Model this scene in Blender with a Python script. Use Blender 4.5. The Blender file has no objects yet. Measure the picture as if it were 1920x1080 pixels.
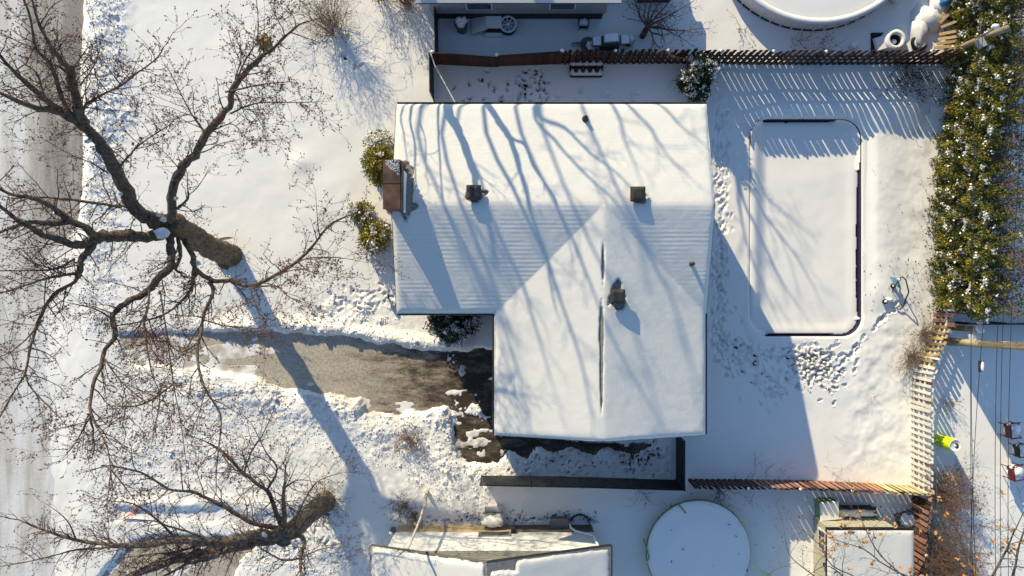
import bpy, math, random
import numpy as np
from mathutils import Vector, Matrix
random.seed(7); RNG = np.random.default_rng(7)
scene = bpy.context.scene
C = scene.collection
# ------------------------------------------------------------------ camera, sky, sun, exposure
CAM_H = 33.0; PPM = 1280.0 / CAM_H            # ground pixels of the 1920 px photograph per metre
cam_d = bpy.data.cameras.new('camera'); cam = bpy.data.objects.new('camera', cam_d); C.objects.link(cam)
cam.location = (0, 0, CAM_H); cam.rotation_euler = (0, 0, 0)
cam_d.sensor_width = 36; cam_d.lens = 24.0; cam_d.clip_end = 3000
scene.camera = cam
SUN_T = 0.409                                   # tangent of the sun's elevation
SDX, SDY = 0.479, -0.878                        # horizontal direction the light travels
world = bpy.data.worlds.new('World'); scene.world = world; world.use_nodes = True
wn = world.node_tree.nodes; wl_ = world.node_tree.links
bg = wn['Background']; sky = wn.new('ShaderNodeTexSky'); sky.sky_type = 'NISHITA'; sky.sun_disc = False
sky.sun_elevation = math.atan(SUN_T); sky.sun_rotation = math.atan2(-SDX, -SDY)
sky.altitude = 50; sky.air_density = 1.0; sky.dust_density = 0.15; sky.ozone_density = 3.0
wl_.new(sky.outputs[0], bg.inputs[0]); bg.inputs[1].default_value = 0.125
sd_ = bpy.data.lights.new('sun', 'SUN'); sun = bpy.data.objects.new('sun', sd_); C.objects.link(sun)
sd_.energy = 4.0; sd_.angle = math.radians(0.5); sd_.color = (1.0, 0.85, 0.575)
sun.rotation_euler = Vector((SDX, SDY, -SUN_T)).to_track_quat('-Z', 'Y').to_euler(); sun.location = (-20, 30, 60)
vs = scene.view_settings; vs.view_transform = 'Standard'; vs.look = 'None'; vs.gamma = 1.0; vs.exposure = 0.62
scene.cycles.max_bounces = 6; scene.cycles.diffuse_bounces = 3

# ------------------------------------------------------------------ helpers
def P(px, py, z=0.0):
    s = (1 - z / CAM_H) / PPM
    return ((px - 960) * s, (540 - py) * s, z)
def U(a):
    v = Vector(a); return v / (v.length or 1)
class MB:
    def __init__(s): s.v = []; s.f = []
    def add(s, vs_, fs):
        b = len(s.v); s.v.extend([tuple(p) for p in vs_]); s.f.extend([tuple(i + b for i in f) for f in fs]); return s
    def box(s, c, d, rz=0.0, rx=0.0, ry=0.0, taper=1.0):
        hx, hy, hz = d[0] / 2, d[1] / 2, d[2] / 2
        m = Matrix.Rotation(rz, 3, 'Z') @ Matrix.Rotation(ry, 3, 'Y') @ Matrix.Rotation(rx, 3, 'X')
        vs_ = []
        for z in (-1, 1):
            t = taper if z > 0 else 1
            for x, y in ((-1, -1), (1, -1), (1, 1), (-1, 1)):
                vs_.append(m @ Vector((x * hx * t, y * hy * t, z * hz)) + Vector(c))
        return s.add(vs_, [(3, 2, 1, 0), (4, 5, 6, 7), (0, 1, 5, 4), (1, 2, 6, 5), (2, 3, 7, 6), (3, 0, 4, 7)])
    def b2(s, x0, x1, y0, y1, z0, z1): return s.box(((x0 + x1) / 2, (y0 + y1) / 2, (z0 + z1) / 2), (abs(x1 - x0), abs(y1 - y0), abs(z1 - z0)))
    def prism(s, poly, z0, z1):
        n = len(poly); a = sum(poly[i][0] * poly[(i + 1) % n][1] - poly[(i + 1) % n][0] * poly[i][1] for i in range(n))
        if a < 0: poly = poly[::-1]
        vs_ = [(x, y, z0) for x, y in poly] + [(x, y, z1) for x, y in poly]
        return s.add(vs_, [tuple(range(n))[::-1], tuple(range(n, 2 * n))] + [(i, (i + 1) % n, n + (i + 1) % n, n + i) for i in range(n)])
    def tube(s, pts, rads, n=8, cap=True):
        pts = [Vector(p) for p in pts]
        if not hasattr(rads, '__len__'): rads = [rads] * len(pts)
        t0 = U(pts[1] - pts[0]); ref = Vector((0, 0, 1)) if abs(t0.z) < 0.9 else Vector((1, 0, 0))
        u = U(t0.cross(ref)); vs_ = []; fs = []
        for i, p in enumerate(pts):
            t = U(pts[min(i + 1, len(pts) - 1)] - pts[max(i - 1, 0)])
            u = U(u - t * u.dot(t)); w = t.cross(u)
            for k in range(n):
                a = 2 * math.pi * k / n
                vs_.append(p + (u * math.cos(a) + w * math.sin(a)) * rads[i])
        for i in range(len(pts) - 1):
            for k in range(n):
                a, b = i * n + k, i * n + (k + 1) % n
                fs.append((a, b, b + n, a + n))
        if cap:
            fs.append(tuple(range(n))[::-1]); fs.append(tuple(range((len(pts) - 1) * n, len(pts) * n)))
        return s.add(vs_, fs)
    def lathe(s, prof, c=(0, 0, 0), n=24, a0=0.0, a1=2 * math.pi):
        full = abs(a1 - a0 - 2 * math.pi) < 1e-6; m = n if full else n + 1; vs_ = []; fs = []
        for r, z in prof:
            for k in range(m):
                a = a0 + (a1 - a0) * k / n
                vs_.append((c[0] + r * math.cos(a), c[1] + r * math.sin(a), c[2] + z))
        for i in range(len(prof) - 1):
            for k in range(n):
                k2 = (k + 1) % m
                fs.append((i * m + k, i * m + k2, (i + 1) * m + k2, (i + 1) * m + k))
        return s.add(vs_, fs)
    def lump(s, c, r, seed=0, n=8, m=5, flat=0.6):
        rr = random.Random(seed); vs_ = []; fs = []
        rx, ry, rz = (r if hasattr(r, '__len__') else (r, r, r * flat))
        for i in range(m + 1):
            th = math.pi * i / m
            for k in range(n):
                a = 2 * math.pi * k / n; j = 1 + rr.uniform(-.32, .28) * (0 < i < m)
                vs_.append((c[0] + rx * math.sin(th) * math.cos(a) * j, c[1] + ry * math.sin(th) * math.sin(a) * j, c[2] + rz * math.cos(th)))
        for i in range(m):
            for k in range(n):
                fs.append((i * n + k, (i + 1) * n + k, (i + 1) * n + (k + 1) % n, i * n + (k + 1) % n))
        return s.add(vs_, fs)
    def mesh(s, name, mat, smooth=False):
        me = bpy.data.meshes.new(name); me.from_pydata([tuple(p) for p in s.v], [], s.f); me.update()
        if mat: me.materials.append(mat)
        if smooth: me.polygons.foreach_set('use_smooth', [True] * len(me.polygons))
        return me
def wloc(o):
    v = Vector((0, 0, 0))
    while o: v += o.location; o = o.parent
    return v
def put(name, me, parent=None, loc=None, rot=None, scale=None):
    o = bpy.data.objects.new(name, me); C.objects.link(o)
    base = wloc(parent) if parent else Vector((0, 0, 0))
    o.location = (Vector(loc) if loc is not None else Vector((0, 0, 0))) - base
    if parent: o.parent = parent
    if rot: o.rotation_euler = rot
    if scale: o.scale = scale
    return o
def part(name, mb, mat, parent, smooth=False, kind=None):
    o = put(name, mb.mesh(name, mat, smooth), parent)
    if kind: o['kind'] = kind
    return o
def tag(o, label, cat, group=None, kind=None):
    o['label'] = label; o['category'] = cat
    if group: o['group'] = group
    if kind: o['kind'] = kind
    return o
def thing(name, label, cat, loc, group=None):
    o = bpy.data.objects.new(name, None); C.objects.link(o); o.location = loc; o.empty_display_size = .2
    return tag(o, label, cat, group)
def struct(o): o['kind'] = 'structure'; return o
def np_mesh(name, V, F, mat, smooth=False):
    V = np.asarray(V, dtype=np.float32); F = np.asarray(F, dtype=np.int32); k = F.shape[1]
    me = bpy.data.meshes.new(name); me.vertices.add(len(V)); me.vertices.foreach_set('co', V.ravel())
    me.loops.add(F.size); me.loops.foreach_set('vertex_index', F.ravel())
    me.polygons.add(len(F)); me.polygons.foreach_set('loop_start', np.arange(0, F.size, k, dtype=np.int32))
    me.polygons.foreach_set('loop_total', np.full(len(F), k, dtype=np.int32))
    if smooth: me.polygons.foreach_set('use_smooth', np.ones(len(F), dtype=bool))
    if mat: me.materials.append(mat)
    me.update(calc_edges=True); return me
def segs_mesh(name, segs, mat, n=3):
    """thin twigs: every segment a small n-sided tapered prism"""
    S = np.asarray(segs, dtype=np.float64); p0, p1, r0, r1 = S[:, 0:3], S[:, 3:6], S[:, 6:7], S[:, 7:8]
    t = p1 - p0; t /= np.linalg.norm(t, axis=1, keepdims=True) + 1e-9
    ref = np.where(np.abs(t[:, 2:3]) < .9, np.array([[0, 0, 1.]]), np.array([[1., 0, 0]]))
    u = np.cross(t, ref); u /= np.linalg.norm(u, axis=1, keepdims=True) + 1e-9; w = np.cross(t, u)
    V = np.empty((len(S), 2 * n, 3))
    for k in range(n):
        a = 2 * math.pi * k / n; d = u * math.cos(a) + w * math.sin(a)
        V[:, k] = p0 + d * r0; V[:, n + k] = p1 + d * r1
    b = (np.arange(len(S)) * 2 * n)[:, None, None]
    F = np.array([[k, (k + 1) % n, n + (k + 1) % n, n + k] for k in range(n)])[None] + b
    return np_mesh(name, V.reshape(-1, 3), F.reshape(-1, 4), mat)
def leaves_mesh(name, cen, size, mat, aspect=.55, up=0.0, fold=True):
    """many small leaf rhombi"""
    cen = np.asarray(cen, dtype=np.float64); n = len(cen)
    d = RNG.normal(size=(n, 3)); d[:, 2] += up; d /= np.linalg.norm(d, axis=1, keepdims=True)
    q = RNG.normal(size=(n, 3)); e = np.cross(d, q); e /= np.linalg.norm(e, axis=1, keepdims=True)
    s = (np.asarray(size) * RNG.uniform(.6, 1.4, n))[:, None]
    V = np.stack([cen - d * s, cen + e * s * aspect, cen + d * s, cen - e * s * aspect], 1)
    F = np.arange(n * 4).reshape(n, 4)
    return np_mesh(name, V.reshape(-1, 3), F, mat)
def spikes_mesh(name, cen, size, mat):
    """buds: little tetrahedra"""
    cen = np.asarray(cen); n = len(cen); T = np.array([[1, 1, 1], [1, -1, -1], [-1, 1, -1], [-1, -1, 1]]) * .6
    s = (size * RNG.uniform(.5, 1.3, n))[:, None, None]
    V = cen[:, None, :] + T[None] * s + RNG.normal(size=(n, 4, 3)) * s * .25
    F = np.array([[0, 1, 2], [0, 3, 1], [0, 2, 3], [1, 3, 2]])[None] + (np.arange(n) * 4)[:, None, None]
    return np_mesh(name, V.reshape(-1, 3), F.reshape(-1, 3), mat)
# numpy noise
def _h(ix, iy, seed):
    n = (ix.astype(np.int64) * 374761393 + iy.astype(np.int64) * 668265263 + seed * 974634777) & 0xffffffff
    n = ((n ^ (n >> 13)) * 1274126177) & 0xffffffff; n = (n ^ (n >> 16)) * 2246822519 & 0xffffffff
    return ((n ^ (n >> 15)) & 0xffffff) / float(0xffffff)
def vnoise(x, y, seed=0):
    ix, iy = np.floor(x), np.floor(y); fx, fy = x - ix, y - iy
    fx = fx * fx * fx * (fx * (fx * 6 - 15) + 10); fy = fy * fy * fy * (fy * (fy * 6 - 15) + 10)
    a, b, c, d = _h(ix, iy, seed), _h(ix + 1, iy, seed), _h(ix, iy + 1, seed), _h(ix + 1, iy + 1, seed)
    return (a + (b - a) * fx) * (1 - fy) + (c + (d - c) * fx) * fy
def fbm(x, y, seed=0, o=4, g=.5):
    r = 0; a = 1; t = 0
    for i in range(o):
        r = r + a * (vnoise(x, y, seed + i) - .5); t += a; a *= g; x = x * 2.03 + 3.1; y = y * 2.03 + 1.7
    return r / t * 2
def worley(x, y, seed=0):
    ix, iy = np.floor(x), np.floor(y); best = np.full(x.shape, 9.0)
    for i in (-1, 0, 1):
        for j in (-1, 0, 1):
            cx, cy = ix + i, iy + j
            dx = cx + _h(cx, cy, seed) - x; dy = cy + _h(cx, cy, seed + 5) - y
            best = np.minimum(best, dx * dx + dy * dy)
    return np.sqrt(best)
def sst(a, b, x):
    t = np.clip((x - a) / (b - a), 0, 1); return t * t * (3 - 2 * t)
def poly_sd(px, py, poly):
    d = np.full(px.shape, 1e9); ins = np.zeros(px.shape, bool); n = len(poly)
    for i in range(n):
        ax, ay = poly[i]; bx, by = poly[(i + 1) % n]; ex, ey = bx - ax, by - ay
        wx, wy = px - ax, py - ay
        t = np.clip((wx * ex + wy * ey) / (ex * ex + ey * ey + 1e-9), 0, 1)
        d = np.minimum(d, (wx - ex * t) ** 2 + (wy - ey * t) ** 2)
        c = (ay > py) != (by > py)
        ins ^= c & (px < ex * (py - ay) / (ey if ey else 1e-9) + ax)
    d = np.sqrt(d); return np.where(ins, -d, d)

# ------------------------------------------------------------------ materials
def hexc(r, g, b): return (r, g, b, 1)
class NT:
    def __init__(s, name):
        s.m = bpy.data.materials.new(name); s.m.use_nodes = True; s.t = s.m.node_tree; s.b = s.t.nodes['Principled BSDF']
    def n(s, ty, **k):
        nd = s.t.nodes.new(ty)
        for a, b in k.items():
            if a.startswith('i_'): nd.inputs[a[2:].replace('_', ' ')].default_value = b
            else: setattr(nd, a, b)
        return nd
    def l(s, a, b): s.t.links.new(a, b)
    def coord(s, obj=True, scale=(1, 1, 1)):
        tc = s.n('ShaderNodeTexCoord'); mp = s.n('ShaderNodeMapping'); mp.inputs['Scale'].default_value = scale
        s.l(tc.outputs['Object' if obj else 'Generated'], mp.inputs[0]); return mp.outputs[0]
    def noise(s, vec, scale, detail=4, rough=.55):
        nd = s.n('ShaderNodeTexNoise'); nd.inputs['Scale'].default_value = scale; nd.inputs['Detail'].default_value = detail
        nd.inputs['Roughness'].default_value = rough; s.l(vec, nd.inputs['Vector']); return nd.outputs['Fac']
    def ramp(s, fac, stops):
        r = s.n('ShaderNodeValToRGB'); e = r.color_ramp.elements
        while len(e) < len(stops): e.new(.5)
        for i, (p, c) in enumerate(stops): e[i].position = p; e[i].color = c if len(c) == 4 else (*c, 1)
        s.l(fac, r.inputs[0]); return r.outputs[0]
    def mix(s, fac, a, b, mode='MIX'):
        m = s.n('ShaderNodeMix', data_type='RGBA', blend_type=mode)
        if hasattr(fac, 'default_value'): s.l(fac, m.inputs[0])
        else: m.inputs[0].default_value = fac
        for sock, v in ((6, a), (7, b)):
            if hasattr(v, 'default_value'): s.l(v, m.inputs[sock])
            else: m.inputs[sock].default_value = v if len(v) == 4 else (*v, 1)
        return m.outputs[2]
    def bump(s, h, dist=.02, strength=1.0):
        b = s.n('ShaderNodeBump'); b.inputs['Distance'].default_value = dist; b.inputs['Strength'].default_value = strength
        s.l(h, b.inputs['Height']); s.l(b.outputs[0], s.b.inputs['Normal'])
    def out(s, col, rough=.7, metal=0.0, spec=.3):
        if hasattr(col, 'default_value'): s.l(col, s.b.inputs['Base Color'])
        else: s.b.inputs['Base Color'].default_value = (*col, 1) if len(col) == 3 else col
        s.b.inputs['Roughness'].default_value = rough; s.b.inputs['Metallic'].default_value = metal
        s.b.inputs['Specular IOR Level'].default_value = spec; return s.m
def simple(name, col, rough=.7, var=.25, scale=6, metal=0., spec=.3, bump=0., rnd=0.0, sc3=(1, 1, 1)):
    t = NT(name); v = t.coord(scale=sc3); f = t.noise(v, scale, 5)
    lo = tuple(c * (1 - var) for c in col); hi = tuple(min(1, c * (1 + var)) for c in col)
    c = t.ramp(f, [(.3, lo), (.7, hi)])
    if rnd:
        oi = t.n('ShaderNodeObjectInfo'); mm = t.n('ShaderNodeMapRange'); mm.inputs[3].default_value = 1 - rnd; mm.inputs[4].default_value = 1 + rnd
        t.l(oi.outputs['Random'], mm.inputs[0]); c = t.mix(1.0, c, mm.outputs[0], 'MULTIPLY')
    if bump: t.bump(f, bump)
    return t.out(c, rough, metal, spec)
M = {}
def mk_snow(name, bscale=14, bd=.005, col=(.875, .862, .815), dirt=False):
    t = NT(name); v = t.coord(); f = t.noise(v, bscale, 6, .62); g = t.noise(v, 1.3, 3)
    c = t.mix(g, tuple(x * .96 for x in col), col)
    if dirt:
        at = t.n('ShaderNodeAttribute'); at.attribute_name = 'dirt'; c = t.mix(at.outputs['Fac'], c, (.40, .345, .27))
    t.bump(f, bd, .8); return t.out(c, .55, 0, .25)
M['snow'] = mk_snow('snow'); M['groundsnow'] = mk_snow('ground_snow', dirt=True); M['roofsnow'] = mk_snow('roof_snow_mat', 9, .008, (.69, .682, .64))
M['clod'] = mk_snow('clod_snow', 30, .02, (.82, .82, .83))
# ground under the snow: dead grass and leaf litter
t = NT('dead_lawn'); v = t.coord(); f = t.noise(v, 9, 6, .7)
M['lawn'] = t.out(t.ramp(f, [(.3, (.018, .016, .012)), (.7, (.07, .055, .032))]), .9)
# road: packed snow over asphalt, brown slush tracks running along it
t = NT('road_slush'); v = t.coord(); vs1 = t.coord(scale=(1, .05, 1)); vs2 = t.coord(scale=(1, .22, 1))
f1 = t.noise(vs1, 2.2, 5, .6); f2 = t.noise(vs2, .7, 4, .6); f3 = t.noise(v, 7, 6, .65); sep = t.n('ShaderNodeSeparateXYZ'); t.l(v, sep.inputs[0])
mr = t.n('ShaderNodeMapRange'); mr.inputs[1].default_value = -3; mr.inputs[2].default_value = 7; t.l(sep.outputs[1], mr.inputs[0])
mx = t.n('ShaderNodeMapRange'); mx.inputs[1].default_value = -24.2; mx.inputs[2].default_value = -22.4; t.l(sep.outputs[0], mx.inputs[0])
w1 = t.n('ShaderNodeMath', operation='MULTIPLY'); t.l(mr.outputs[0], w1.inputs[0]); t.l(mx.outputs[0], w1.inputs[1])
w2 = t.n('ShaderNodeMath', operation='MULTIPLY_ADD'); t.l(w1.outputs[0], w2.inputs[0]); w2.inputs[1].default_value = .36; t.l(f2, w2.inputs[2])
w3 = t.n('ShaderNodeMath', operation='MULTIPLY_ADD'); t.l(f1, w3.inputs[0]); w3.inputs[1].default_value = .55; t.l(w2.outputs[0], w3.inputs[2])
w4 = t.n('ShaderNodeMath', operation='MULTIPLY_ADD'); t.l(f3, w4.inputs[0]); w4.inputs[1].default_value = .22; t.l(w3.outputs[0], w4.inputs[2])
M['road'] = t.out(t.ramp(w4.outputs[0], [(.84, (.74, .735, .715)), (.96, (.54, .51, .465)), (1.0, (.26, .235, .205))]), .65)
cr = [n for n in t.t.nodes if n.type == 'VALTORGB'][0]
mrr = t.n('ShaderNodeMapRange'); mrr.inputs[1].default_value = 0; mrr.inputs[2].default_value = 1.4; t.l(w4.outputs[0], mrr.inputs[0]); t.l(mrr.outputs[0], cr.inputs[0])
for e, p in zip(cr.color_ramp.elements, (.56, .71, .90)): e.position = p
t.bump(f3, .02, .6)
# driveway asphalt: pale salt stained, dark and wet towards the garage
t = NT('driveway_asphalt'); v = t.coord(); f = t.noise(t.coord(scale=(.55, 1.5, 1)), 1.3, 9, .75); g = t.noise(v, 21, 5, .8); sep = t.n('ShaderNodeSeparateXYZ'); t.l(v, sep.inputs[0])
mr = t.n('ShaderNodeMapRange'); mr.inputs[1].default_value = -9.5; mr.inputs[2].default_value = -2.2; t.l(sep.outputs[0], mr.inputs[0])
a = t.n('ShaderNodeMath', operation='MULTIPLY_ADD'); t.l(mr.outputs[0], a.inputs[0]); a.inputs[1].default_value = .42; t.l(f, a.inputs[2])
c = t.ramp(a.outputs[0], [(.48, (.64, .58, .48)), (.64, (.54, .485, .39)), (.74, (.38, .32, .25)), (.84, (.16, .125, .095)), (.95, (.05, .04, .032))])
g2 = t.noise(v, 7, 8, .85)
c = t.mix(.8, c, t.ramp(g, [(.40, (.5, .49, .47)), (.58, (1, 1, 1))]), 'MULTIPLY'); c = t.mix(.7, c, t.ramp(g2, [(.38, (.5, .48, .44)), (.56, (1, 1, 1))]), 'MULTIPLY')
t.bump(g, .01, .6); M['asphalt'] = t.out(c, .8)
def bark(name, lo, hi, moss=None):
    t = NT(name); v = t.coord(scale=(1, 1, .35)); f = t.noise(v, 9, 6, .7); g = t.noise(t.coord(), 1.2, 3)
    c = t.ramp(f, [(.35, lo), (.68, hi)])
    if moss: c = t.mix(t.ramp(g, [(.5, (0, 0, 0)), (.7, (.7, .7, .7))]), c, moss)
    t.bump(f, .04, .9); return t.out(c, .9, 0, .15)
M['bark'] = bark('maple_bark', (.050, .038, .029), (.25, .19, .135), (.20, .165, .085))
M['bark2'] = bark('grey_bark', (.065, .052, .040), (.30, .24, .18))
M['twig'] = simple('twig_bark', (.105, .074, .064), .85, .4, 3)
M['bud'] = simple('red_buds', (.17, .066, .052), .8, .4, 3)
M['palebark'] = simple('pale_bark', (.52, .46, .38), .8, .2, 5)
M['shrubtwig'] = simple('shrub_twig', (.17, .12, .085), .85, .35, 4)
M['drytwig'] = simple('dry_twig', (.22, .14, .075), .85, .4, 4)
M['dryleaf'] = simple('dry_leaf', (.46, .24, .09), .75, .4, 8)
def leafm(name, a, b, c2):
    t = NT(name); v = t.coord(); f = t.noise(v, 2.2, 4); g = t.noise(v, 17, 2)
    ad = t.n('ShaderNodeMath', operation='MULTIPLY_ADD'); t.l(g, ad.inputs[0]); ad.inputs[1].default_value = .5; t.l(f, ad.inputs[2])
    c = t.ramp(ad.outputs[0], [(.55, a), (.75, b), (.95, c2)])
    return t.out(c, .7, 0, .2)
M['cedar'] = leafm('cedar_leaf', (.020, .034, .008), (.115, .12, .018), (.33, .27, .035))
M['pine'] = leafm('evergreen_leaf', (.012, .022, .008), (.03, .042, .014), (.065, .07, .02))
M['yew'] = leafm('golden_leaf', (.06, .065, .010), (.19, .17, .018), (.36, .29, .03))
M['shingle'] = simple('asphalt_shingle', (.22, .215, .205), .9, .4, 14, bump=.01)
M['fascia'] = simple('dark_metal_edge', (.022, .022, .024), .5, .2)
M['housewall'] = simple('brown_house_wall', (.15, .115, .09), .85, .2, 4)
M['siding'] = simple('cream_siding', (.55, .52, .46), .7, .08, 3)
M['siding_w'] = simple('white_siding', (.80, .79, .75), .6, .05, 2)
M['siding_g'] = simple('grey_siding', (.34, .36, .36), .7, .1, 3)
M['siding_dk'] = simple('dark_grey_boards', (.20, .195, .18), .8, .3, 4, sc3=(.2, 1, 3))
M['found'] = simple('beige_foundation', (.50, .37, .21), .85, .15, 5, bump=.01)
M['found_b'] = simple('shaded_base_and_well_brown', (.19, .15, .115), .9, .25, 7, bump=.01)  # foundation darkened by a painted fence shadow; also the window well's own brown
M['found_d'] = simple('dark_foundation', (.05, .048, .046), .9, .3, 4)
M['glass'] = simple('window_glass', (.03, .04, .05), .08, .1, 1, spec=.6)
M['whitetrim'] = simple('white_trim', (.80, .80, .78), .5, .04)
M['vent'] = simple('brown_vent_metal', (.050, .042, .038), .55, .3, 6)
M['copper'] = simple('brown_chimney_cap', (.10, .056, .038), .6, .55, 2.2)
M['brick'] = simple('chimney_brick', (.20, .085, .055), .9, .35, 9)
M['black'] = simple('black_panel', (.012, .012, .013), .6, .4, 5)
M['dkmetal'] = simple('dark_metal', (.025, .025, .027), .5, .3)
M['brownf'] = simple('brown_fence_wood', (.085, .040, .028), .85, .35, 5, rnd=.35, sc3=(1, 1, .2))
M['brownf2'] = simple('dark_fence_wood', (.060, .038, .032), .85, .35, 5, rnd=.4, sc3=(1, 1, .2))
M['redf'] = simple('red_fence_wood', (.31, .165, .12), .8, .3, 5, rnd=.3, sc3=(1, 1, .2))
M['orangef'] = simple('orange_fence_wood', (.52, .25, .14), .8, .2, 5, rnd=.15, sc3=(1, 1, .2))
M['creamf'] = simple('yellow_green_fence_wood', (.50, .44, .24), .8, .25, 5, rnd=.25, sc3=(1, 1, .2))
M['olivef'] = simple('olive_fence_wood', (.37, .29, .13), .8, .3, 5, rnd=.3, sc3=(1, 1, .2))
M['whitef'] = simple('white_fence_wood', (.72, .69, .62), .7, .1, 5, rnd=.08, sc3=(1, 1, .2))
M['tanf'] = simple('tan_fence_wood', (.50, .31, .15), .8, .2, 5, rnd=.1, sc3=(1, 1, .2))
M['pole'] = simple('pole_wood', (.40, .335, .20), .85, .35, 9, bump=.01, sc3=(1, 1, .15))
M['polegrey'] = simple('weathered_wood', (.27, .20, .13), .85, .3, 7, sc3=(1, 1, .2))
M['plank'] = simple('sunlit_plank', (.58, .42, .22), .8, .25, 5, rnd=.25, sc3=(1, 1, .2))
M['wire'] = simple('black_cable', (.015, .018, .022), .5, .1)
M['lime'] = simple('lime_plastic', (.62, .80, .01), .4, .06, 3)
M['limedk'] = simple('dark_lime_print', (.20, .33, .03), .4, .1, 3)
M['limestrap'] = simple('lime_strap', (.55, .72, .16), .6, .1)
M['greentube'] = simple('green_trampoline_pad', (.22, .30, .13), .6, .3, 3)
M['plastic_w'] = simple('white_plastic', (.80, .79, .75), .4, .04, 3)
M['grey_pl'] = simple('grey_plastic', (.13, .135, .13), .6, .2, 3)
M['red'] = simple('dark_red_paint', (.12, .010, .018), .45, .1)
M['redst'] = simple('red_stake', (.85, .12, .07), .5, .1)
M['blue'] = simple('blue_hose', (.13, .33, .45), .4, .2, 4)
M['tarpblue'] = simple('blue_tarp', (.03, .22, .42), .4, .2, 4)
M['beige'] = simple('beige_shed_siding', (.47, .45, .33), .75, .1, 3)
M['liner'] = simple('dark_pool_liner', (.035, .025, .055), .5, .2)
M['burlap'] = simple('dry_leaf_nest', (.30, .26, .10), .9, .4, 9)
# ------------------------------------------------------------------ ground
def sheet(name, x0, x1, y0, y1, z, mat):
    return struct(put(name, MB().add([(x0, y0, z), (x1, y0, z), (x1, y1, z), (x0, y1, z)], [(0, 1, 2, 3)]).mesh(name, mat)))
_a = P(1403, 631); _b = P(1613, 224); _o = 1500
struct(put('lawn', MB().add([(-_o, -_o, 0), (_o, -_o, 0), (_o, _o, 0), (-_o, _o, 0), (_a[0], _a[1], 0), (_b[0], _a[1], 0), (_b[0], _b[1], 0), (_a[0], _b[1], 0)],
    [(0, 1, 5, 4), (1, 2, 6, 5), (2, 3, 7, 6), (3, 0, 4, 7)]).mesh('lawn', M['lawn'])))
sheet('road', -28.5, -20.4, -300, 300, 0.006, M['road'])
DRIVE = [(225, 630), (330, 624), (450, 622), (560, 624), (640, 630), (700, 641), (760, 651), (830, 660), (905, 655), (990, 655), (1000, 815), (1080, 828),
         (1165, 832), (1215, 830), (1222, 838), (1185, 852), (1140, 838), (1110, 850), (1070, 838), (1040, 846), (1010, 838), (985, 856), (955, 845), (935, 868), (905, 868), (880, 864), (856, 842), (848, 806), (846, 780), (838, 762),
         (800, 768), (740, 776), (690, 771), (676, 746), (600, 737), (540, 730), (480, 706), (400, 692), (320, 690), (250, 680)]
DRIVE2 = [(215, 1052), (255, 1012), (330, 1004), (430, 1006), (492, 1014), (452, 1046), (440, 1080), (420, 1140), (170, 1140), (190, 1080)]
def drive(name, poly, z):
    mb = MB(); mb.prism([P(*p)[:2] for p in poly], z - .002, z); return struct(put(name, mb.mesh(name, M['asphalt'])))
drive('driveway', [(215, 612), (930, 612), (1240, 800), (1240, 880), (830, 880), (830, 795), (215, 795)], .012)
drive('neighbouring_driveway', [(150, 990), (520, 990), (520, 1160), (150, 1160)], .012)
sheet('patio', P(1484, 0)[0], P(1564, 0)[0], P(0, 730)[1], P(0, 648)[1], .014, simple('patio_concrete', (.30, .28, .25), .85, .25, 6))

STEP = 0.056
core_x = np.arange(-27.0, 27.01, STEP); core_y = np.arange(-16.0, 16.01, STEP)
far = np.array([.3, .8, 1.6, 3, 6, 12, 25, 60, 140, 300, 700, 1400.])
gx = np.concatenate([core_x[0] - far[::-1], core_x, core_x[-1] + far]); gy = np.concatenate([core_y[0] - far[::-1], core_y, core_y[-1] + far])
X, Y = np.meshgrid(gx, gy); PX = 960 + X * PPM; PY = 540 - Y * PPM
core = (np.abs(X) < 27.2) & (np.abs(Y) < 16.2)
H = .17 + .06 * fbm(X / 4, Y / 4, 3, 3) + .012 * fbm(X / 1.2, Y / 1.2, 9, 3) + .003 * fbm(X * 3, Y * 3, 77, 2)
# soft uneven snow in the far corner of the yard
m = sst(1560, 1620, PX) * sst(560, 640, PY) * (1 - sst(1700, 1720, PX)) * (1 - sst(850, 910, PY))
H += m * .08 * fbm(X / .8, Y / .8, 31, 3)
m = sst(1615, 1640, PX) * (1 - sst(1725, 1750, PX)) * sst(200, 240, PY) * (1 - sst(540, 600, PY))
H += m * (.16 * np.exp(-((PX - 1655 + 18 * fbm(X / 3, Y / 3, 35, 2)) / 38) ** 2) + .02 * fbm(X / .6, Y / .6, 33, 3))
H += .25 * np.exp(-((PY - 205) / 28) ** 2) * sst(1380, 1480, PX) * (1 - sst(1700, 1740, PX))
H += .10 * np.exp(-(((PX - 565) / 22) ** 2 + ((PY - 305) / 20) ** 2)) + .14 * np.exp(-(((PX - 690) / 26) ** 2 + ((PY - 130) / 20) ** 2))
# lumps: shovelled and ploughed snow
wob = 34 * fbm(X / 1.4, Y / 1.4, 51, 4); wob2 = 34 * fbm(X / 1.4, Y / 1.4, 57, 4)
def box_m(a, b, c, d, s=18, w=1.0):
    s = s * 1.5; qx = PX + wob * w; qy = PY + wob2 * w
    return sst(a - s, a + s, qx) * (1 - sst(b - s, b + s, qx)) * sst(c - s, c + s, qy) * (1 - sst(d - s, d + s, qy))
SD = poly_sd(PX, PY, DRIVE); SD2 = poly_sd(PX, PY, DRIVE2)
sdm = (SD + 0) / PPM
L = np.zeros_like(H)
L = np.maximum(L, .75 * box_m(168, 238, -400, 330) * sst(-60, -40, PY + 30 * 0))
L = np.maximum(L, .55 * box_m(160, 225, 330, 620))
L = np.maximum(L, 1.0 * np.exp(-np.clip(sdm, 0, 9) / .7) * sst(300, 420, PX) * (1 - sst(780, 840, PX)) * (PY < 690))
L = np.maximum(L, .8 * box_m(560, 760, 555, 625, 30) * sst(-.1, .25, fbm(X / .9, Y / .9, 61, 3)))
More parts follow.
